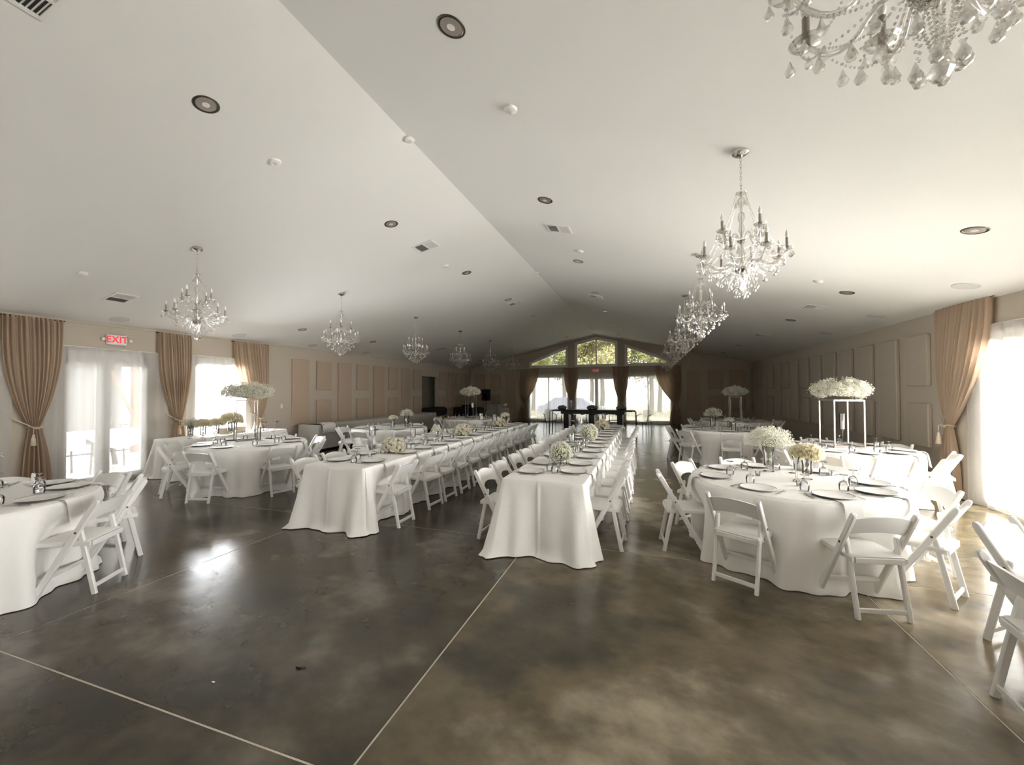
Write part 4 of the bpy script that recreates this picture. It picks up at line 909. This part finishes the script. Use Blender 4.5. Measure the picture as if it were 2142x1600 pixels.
# slender bud vase with taper on R1
r = thing('taper_holder', (1.52, 5.30, TZ), 'thin white taper candle on a small silver stand, nearest right round table', 'candle')
MB().lathe([(.001, 0), (.035, 0), (.035, .003), (.003, .006), (.003, .07), (.01, .075), (.01, .08), (.001, .08)], 14).build('stand', 'silver', r, 40); MB().lathe([(.007, .075), (.006, .22), (.001, .225)], 8).build('taper', 'candle', r)
r = thing('bud_vase', (1.42, 4.83, TZ), 'tall clear trumpet bud vase between the two bouquets, nearest right round table', 'vase')
MB().lathe([(.001, 0), (.028, .0), (.03, .01), (.01, .03), (.009, .1), (.014, .17), (.035, .25), (.033, .25), (.012, .17), (.005, .1)], 14, caps=False).build('glass_body', 'glass', r, 40)

# ================================================================== SIDE TABLE under the left window
t = thing('folding_table', (-8.9, 6.6, 0), 'narrow folding table hidden under cloth, below the left windows', 'table')
MB().cbox(-.36, -1.2, .715, .36, 1.2, .745, .006).build('tabletop', 'switch', t)
for sx in (-1, 1):
    for sy in (-1, 1): MB().tube([(sx*.25, sy*1.0, 0), (sx*.25, sy*1.0, .715)], .014, 6).build('leg', 'darkmetal', t)
rect_cloth('cloths on side tables', -8.9, 5.38, 7.82, .375, .748, 33, 'light grey-white cloth on the side table below the left windows', [], [], flare=.05)
def coupe(loc, s, lab, grp='coupe glasses'):
    r = thing('coupe_glass', loc, lab, 'glass', grp)
    MB().lathe([(.001, 0), (.035, .0), (.036, .003), (.005, .01), (.004, .1), (.012, .112), (.045, .13), (.06, .16), (.058, .16), (.043, .133), (.01, .116)], 16, caps=False).build('bowl', 'glass', r, 40).scale = (s, s, s)
coupe((-8.72, 7.35, .752), 1.4, 'large coupe glass at the right end of the window side table, left one'); coupe((-8.68, 7.62, .752), 1.4, 'large coupe glass at the right end of the window side table, right one')
sg = MB().lathe([(.001, 0), (.02, 0), (.024, .055), (.022, .055), (.019, .004), (.001, .004)], 12).mesh('shot_glass', 'glass', 40)
for k in range(7): put('shot_glass', sg, None, (-8.62-.02*(k % 2), 6.75+.1*k, .752), 0, None, 'small clear glass in the row on the window side table, %s from the left' % NTH[k], 'glass', 'small glasses on the side table')
r = thing('carafe', (-8.95, 7.3, .752), 'pale ceramic bottle standing by the drape on the side table', 'bottle')
MB().lathe([(.001, 0), (.05, 0), (.055, .04), (.05, .09), (.02, .13), (.018, .19), (.001, .19)], 16).build('body', 'plate', r, True); MB().lathe([(.001, .185), (.02, .185), (.02, .2), (.001, .2)], 12).build('stopper', 'rope', r)
r = thing('wooden_box', (-8.98, 6.75, .752), 'low tan wooden box behind the small glasses on the side table', 'box')
MB().cbox(-.08, -.28, 0, .08, .28, .11, .006).build('body', 'rope', r); MB().cbox(-.085, -.285, .111, .085, .285, .125, .004).build('lid', 'rope', r)

# ================================================================== LONG SERVING ROW by the left panels
for q in range(3):
    a = 9.0+2.2*q
    t = thing('folding_table', (-9.03, a+1.1, 0), '%s serving table hidden under grey cloth along the left panels' % ('nearest', 'middle', 'farthest')[q], 'table', 'serving row tables')
    MB().cbox(-.34, -1.09, .70, .34, 1.09, .735, .006).build('tabletop', 'switch', t)
    for sx in (-1, 1):
        for sy in (-1, 1): MB().tube([(sx*.25, sy*.95, 0), (sx*.25, sy*.95, .70)], .014, 6).build('leg', 'darkmetal', t)
rect_cloth('cloths on side tables', -9.03, 9.0, 15.6, .36, .74, 41, 'long grey cloth over the serving row beneath the left wall panels', [], [], m='greycloth', zb=.07, amp=.006, flare=.03, corner=.03)
r = thing('folded_cloth', (-8.95, 9.25, .742), 'folded white linen with a dark round hole on the near end of the serving row', 'cloth')
def fold(u, v):
    P_ = [(-.26, .0), (-.1, .035), (.15, .045), (.27, .035), (.325, -.01), (.345, -.08), (.35, -.16), (.33, -.235)]
    k = u*(len(P_)-1); i = min(int(k), len(P_)-2); f = k-i; return (P_[i][0]+(P_[i+1][0]-P_[i][0])*f+.04, -.25+.5*v+.05*math.sin(3*u), P_[i][1]+(P_[i+1][1]-P_[i][1])*f+.004)
MB().grid(fold, 20, 10).build('linen', 'cloth', r, True)
b = MB(); b.T = Matrix.Translation((.352, -.15, -.02)) @ Matrix.Rotation(R(80), 4, 'Y'); b.lathe([(.001, 0), (.032, 0), (.034, .012), (.001, .012)], 16); b.build('grommet', 'black', r)
# dark items in the left far corner
r = thing('bench', (-9.55, 16.85, 0), 'low black upholstered bench standing in the left doorway', 'bench')
MB().cbox(-.35, -.85, .5, .35, .85, .9, .08).build('seat', 'blackcloth', r, 40)
for sx in (-1, 1):
    for sy in (-1, 1): MB().box(sx*.28-.02, sy*.75-.02, 0, sx*.28+.02, sy*.75+.02, .5).build('leg', 'black', r)
def pa(loc, lab):
    r = thing('loudspeaker', loc, lab, 'speaker', 'loudspeakers in the far left corner')
    MB().cbox(-.2, -.18, 1.15, .2, .18, 1.75, .03).build('cabinet', 'blackcloth', r, 40); MB().tube([(0, 0, .6), (0, 0, 1.15)], .018, 8).build('pole', 'black', r)
    for k in range(3): a = TAU*k/3+.3; MB().tube([(0, 0, .7), (.4*math.cos(a), .4*math.sin(a), .01)], .012, 6).build('leg', 'black', r)
    b = MB(); b.T = Matrix.Translation((0, -.181, 1.38)) @ Matrix.Rotation(R(90), 4, 'X'); b.lathe([(.001, .0), (.12, 0), (.14, .01), (.14, 0)], 20); b.build('speaker_cone', 'black', r)
pa((-8.1, 19.9, 0), 'black loudspeaker on a tripod in the dark far left corner')
r = thing('equipment_case', (-8.5, 18.6, 0), 'black draped equipment table in the far left corner', 'table')
MB().cbox(-.7, -.35, 0, .7, .35, .85, .04).build('black_cover', 'blackcloth', r, 40); MB().cbox(-.3, -.2, .85, .3, .2, .98, .02).build('mixer', 'black', r); MB().tube([(.4, 0, .85), (.4, 0, 1.35)], .012, 6).build('microphone_pole', 'black', r)
r = thing('lectern', (-6.93, 18.0, 0), 'grey covered lectern standing behind the far left round table', 'lectern')
MB().prism([(-.31, .0), (.31, .0), (.27, 1.03), (-.27, 1.03)], 'y', -.22, .22).build('cover', 'podium', r); MB().tube([(0, 0, 1.03), (.03, -.05, 1.3), (.05, -.1, 1.36)], .008, 6).build('microphone', 'black', r)
r = thing('display_box', (-6.0, 17.0, 0), 'narrow pale pedestal with white cap right of the lectern', 'pedestal')
MB().cbox(-.13, -.13, 0, .13, .13, .92, .01).build('pedestal_body', 'podium', r); MB().lathe([(.001, .92), (.02, .93), (.015, 1.0), (.09, 1.04), (.08, 1.1), (.001, 1.12)], 14).build('white_ornament', 'candle', r, True)

# ================================================================== BLACK HEAD TABLE + clear chairs
YT = 15.4
r = thing('head_table', (-1.95, YT, 0), 'long black table with thick legs before the end wall windows', 'table')
xa, xb = -3.55+1.95, -.42+1.95
MB().cbox(xa+.1, -.3, .90, xb-.1, .3, .955, .012).build('tabletop', 'black', r)
MB().cbox(xa+.42, -.25, .80, xb-.38, .25, .90, .01).build('apron', 'black', r)
for k in range(5): MB().cbox(xa+.75+k*.42, -.27, .775, xa+.87+k*.42, .27, .81, .01).build('apron_block', 'black', r)
for x in (xa+.62, (xa+xb)/2, xb-.55): MB().cbox(x-.10, -.24, .0, x+.10, .24, .80, .015).build('leg', 'black', r)
for s, x in ((-1, xa), (1, xb)):
    pts = [(x-s*.12, 0, .93)]+[(x-s*.08+s*.08*math.sin(R(a)), 0, .85+.08*math.cos(R(a))) for a in range(0, 91, 18)]+[(x+s*.02, 0, .02)]
    for yy_ in (-.25, .25): MB().tube([(p[0], yy_, p[2]) for p in pts], .016, 8).build('outer_leg', 'darkmetal', r, True)
def succ(loc, lab, sc=1):
    r = thing('succulent_arrangement', loc, lab, 'plant', 'low arrangements on the black table')
    MB().lathe([(.001, 0), (.12*sc, 0), (.16*sc, .04), (.001, .04)], 16).build('tray', 'darkmetal', r, 40)
    lf = MB().ball((0, 0, .035), .022, 6, 4, 1.9).mesh('leaf', 'succ', True); rr = random.Random(4)
    for i, d2 in enumerate(fib(34, 0, 1)):
        o = put('leaf', lf, r); on_dir(o, (d2.x*.10*sc, d2.y*.09*sc, .04+.05*d2.z), (d2.x, d2.y, d2.z+.2)); o.scale = (sc, sc, sc)
    return r
succ((-3.12, YT, .955), 'dark succulent cluster at the left end of the black table', 1.1); succ((-1.98, YT, .955), 'green-grey succulent cluster in the middle of the black table', 1.3); succ((-.93, YT, .955), 'low brown arrangement at the right end of the black table', 1.2)
r = thing('glass_cylinder', (-2.78, YT, .955), 'tall clear glass cylinder on the black table beside the left succulents', 'vase')
MB().lathe([(.035, 0), (.035, .36), (.032, .36), (.032, .01)], 14, caps=False).build('glass_wall', 'glass', r, 40); MB().lathe([(.001, .0), (.034, 0), (.034, .012), (.001, .012)], 14).build('glass_base', 'glass', r)
def ghost(x, y, ang, lab):
    r = thing('clear_armchair', (x, y, 0), lab, 'chair', 'clear acrylic armchairs', R(ang-90))
    def shell(u, v): a = (u-.5)*2; return (a*.2*(1-.12*v), -.2-.05*v, .44+.46*v*(1-.12*a*a))
    MB().grid(shell, 9, 6).build('backrest', 'acrylic', r, 40); MB().cbox(-.22, -.2, .42, .22, .22, .45, .01).build('seat', 'acrylic', r, 40)
    for s in (-1, 1):
        MB().bar((s*.2, .19, 0), (s*.2, .19, .42), .035, .035, c=.006).build('leg', 'acrylic', r); MB().bar((s*.19, -.23, 0), (s*.19, -.19, .42), .035, .035, c=.006).build('leg', 'acrylic', r)
        MB().tube([(s*.22, -.2, .72), (s*.25, -.05, .70), (s*.25, .14, .66), (s*.23, .18, .45)], .016, 8).build('armrest', 'acrylic', r, True)
    return r
for i, (x, y, a, w) in enumerate([(-3.9, 16.6, -60, 'left of the black table'), (-3.1, 16.5, -90, 'behind the left part of the black table'), (-2.1, 16.5, -90, 'behind the middle of the black table'), (-1.2, 16.5, -90, 'behind the right part of the black table'), (-.15, 16.9, -120, 'right of the black table')]): ghost(x, y, a, 'transparent acrylic armchair '+w)

# ================================================================== OUTSIDE
MB().box(-60, -40, -.35, 60, 60, -.2).build('ground', 'patio', kind='structure')
# planted strip/lawn beyond the end wall
MB().box(-30, Y1+4, -.2, 30, 55, -.17).build('lawn', 'grass', kind='structure')
MB().box(XL-1.35, -8, -.2, XL-1.25, 20, -.08).build('trim_2', 'build', kind='structure')
b_ = thing('outbuilding', (-21, 8, -.2), 'low grey stucco building with peach fascia across the patio, outside left', 'building')
MB().box(-3, -14, 0, 0, 3.0, 3.2).build('wall', 'build', b_); MB().box(-3.4, -14.4, 3.2, .5, 3.4, 3.55).build('fascia', 'peachwood', b_); MB().prism([(-3.6, 3.55), (.7, 3.55), (-1.4, 4.4)], 'y', -14.6, 3.6).build('roof', 'build', b_)
for k in range(3): MB().box(.0, -10+3.8*k, 1.0, .04, -8.8+3.8*k, 2.2).build('window', 'steelgrey', b_)
pg = thing('pergola', (-15.2, 8.6, -.2), 'cedar post frame with diagonal braces beyond the glazed doors', 'pergola')
for x, y in ((0, -1.2), (0, -.3), (0, 2.2), (-2, -1.2), (-2, 2.2)): MB().box(x-.08, y-.08, 0, x+.08, y+.08, 3.3).build('post', 'post', pg)
for x in (0, -2): MB().box(x-.07, -1.6, 3.1, x+.07, 2.6, 3.35).build('beam', 'post', pg)
MB().bar((0, -.28, 1.0), (0, -1.1, 2.9), .08, .08).build('brace', 'post', pg); MB().bar((0, .6, 3.0), (0, -.2, 1.9), .08, .08).build('brace', 'post', pg)
ot = thing('patio_table', (-12.4, 6.25, -.2), 'small patio table under a pointed white cloth outside the glazed doors', 'table')
MB().box(-.45, -.6, .70, .45, .6, .74).build('tabletop', 'steelgrey', ot)
for sx in (-1, 1):
    for sy in (-1, 1): MB().tube([(sx*.35, sy*.5, 0), (sx*.4, sy*.5, .70)], .02, 6).build('leg', 'steelgrey', ot)
oc = MB(); oc.grid(lambda u, v: ((u*2-1)*.48*(1.0), (v*2-1)*.64, .95-(.0)), 2, 2)
oc.grid(lambda u, v: (.48+.03*v, (u*2-1)*.64, .95-v*(.12+.28*abs(math.sin(u*PI)))), 12, 4); oc.grid(lambda u, v: (-.48, (u*2-1)*.64, .95-v*.35), 8, 3); oc.grid(lambda u, v: ((u*2-1)*.48, -.64-.02*v, .95-v*.4), 8, 3); oc.grid(lambda u, v: ((u*2-1)*.48, .64, .95-v*.4), 8, 3)
tag(oc.build('patio_tablecloth', 'outcloth', None, 40, (-12.4, 6.25, -.2)), 'pointed white cloth on the patio table outside the glazed doors', 'tablecloth')
for k in range(2):
    f = thing('patio_railing', (-13.2, 4.4+2.6*k, -.2), 'grey metal patio railing outside, %s section' % ('left', 'right')[k], 'railing', 'patio railings')
    for q in range(3): MB().bar((0, -1.2+q*1.0, 0), (0, -1.35+q*1.0, 1.05), .06, .10, c=.005).build('post', 'steelgrey', f)
    for z in (.35, 1.02): MB().bar((0, -1.3, z), (0, 1.2, z), .04, .04, up=(0, 0, 1), c=.005).build('rail', 'steelgrey', f)
# trees beyond the end wall
def leafmesh(name, m, n, rx, rz, seed, size=.16):
    rr = random.Random(seed); mb = MB(); cl = []
    for k in range(46):
        d_ = Vector((rr.gauss(0, 1), rr.gauss(0, 1), rr.gauss(0, 1))).normalized()*rr.random()**.4; cl.append((Vector((d_.x*rx, d_.y*rx, d_.z*rz)), rr.uniform(.35, .8)))
    for k in range(n):
        c_, cr_ = cl[k % len(cl)]; d_ = Vector((rr.gauss(0, 1), rr.gauss(0, 1), rr.gauss(0, 1)*.8)).normalized()*cr_*rr.random()**.33; p_ = c_+d_
        u = Vector((rr.gauss(0, 1), rr.gauss(0, 1), rr.gauss(0, 1))).normalized(); w = u.orthogonal().normalized(); s = size*rr.uniform(.4, 1.1)
        mb.add([p_-u*s, p_+w*s*.5, p_+u*s, p_-w*s*.5], [(0, 1, 2, 3)])
    return mb.mesh(name, m)
TR = [leafmesh('crown', 'tree1', 15000, 2.6, 2.4, 1, .10), leafmesh('crown', 'tree2', 15000, 2.6, 2.4, 2, .10)]
trunk = MB().tube([(0, 0, 0), (.1, 0, 1.5), (0, .1, 3.5), (.2, 0, 5.5)], [.2, .16, .13, .06], 8)
for k in range(5): a = TAU*k/5; trunk.tube([(.05, 0, 2.8+.3*k), (.9*math.cos(a), .9*math.sin(a), 4.2+.3*k), (1.8*math.cos(a), 1.8*math.sin(a), 5+.3*k)], [.08, .05, .02], 6)
TK = trunk.mesh('trunk', 'bark', True)
for i, (x, y, z, s) in enumerate([(-9.5, 29, 5.2, 1.1), (-6.2, 31, 5.6, 1.2), (-3.2, 30, 5.6, 1.2), (.2, 31.5, 5.4, 1.2), (3.5, 30, 5.2, 1.1), (-4.6, 35, 7.2, 1.5), (.9, 36, 7.0, 1.5), (-10, 36, 7.0, 1.5), (6.5, 35, 6.6, 1.5)]):
    t = thing('tree', (x, y, -.2), 'leafy tree outside beyond the end wall, %s from the left%s' % (NTH[[0, 2, 4, 5, 7, 3, 6, 1, 8][i]], ', sunlit' if i % 2 else ''), 'tree', 'trees beyond the gable windows')
    o = put('crown', TR[i % 2], t, (0, 0, z)); o['kind'] = 'stuff'; o.scale = (s, s, s); o.rotation_euler = (0, 0, i*1.3); put('trunk', TK, t).scale = (1, 1, z/5.2)
# car beyond the end windows
c_ = thing('parked_car', (-4.8, 27, -.17), 'blue-grey parked car dimly seen through the end wall sheers', 'car')
MB().prism([(-2.1, .3), (2.1, .3), (2.15, .75), (1.4, .9), (.8, 1.35), (-1.0, 1.38), (-1.7, .92), (-2.15, .8)], 'y', -.85, .85).build('body', 'car', c_)
for x in (-1.35, 1.35):
    for y in (-.86, .72): b = MB(); b.T = Matrix.Translation((x, y, .32)) @ Matrix.Rotation(R(-90), 4, 'X'); b.lathe([(.001, 0), (.32, 0), (.32, .14), (.001, .14)], 18); b.build('wheel', 'black', c_)

# small litter on the floor
def litter(name, pts, rad, m, loc, lab): tag(MB().tube(pts, rad, 5).build(name, m, None, True, loc), lab, 'litter')
litter('dark_scrap', [(-.03, 0, .006), (-.01, -.012, .007), (.015, -.008, .007), (.035, .01, .006)], .006, 'black', (-2.04, 1.98, 0), 'small curled black scrap lying on the open floor')
litter('white_scrap', [(-.008, 0, .004), (.008, .003, .004)], .004, 'candle', (-2.42, 1.72, 0), 'tiny white scrap on the floor in front of the left long table')
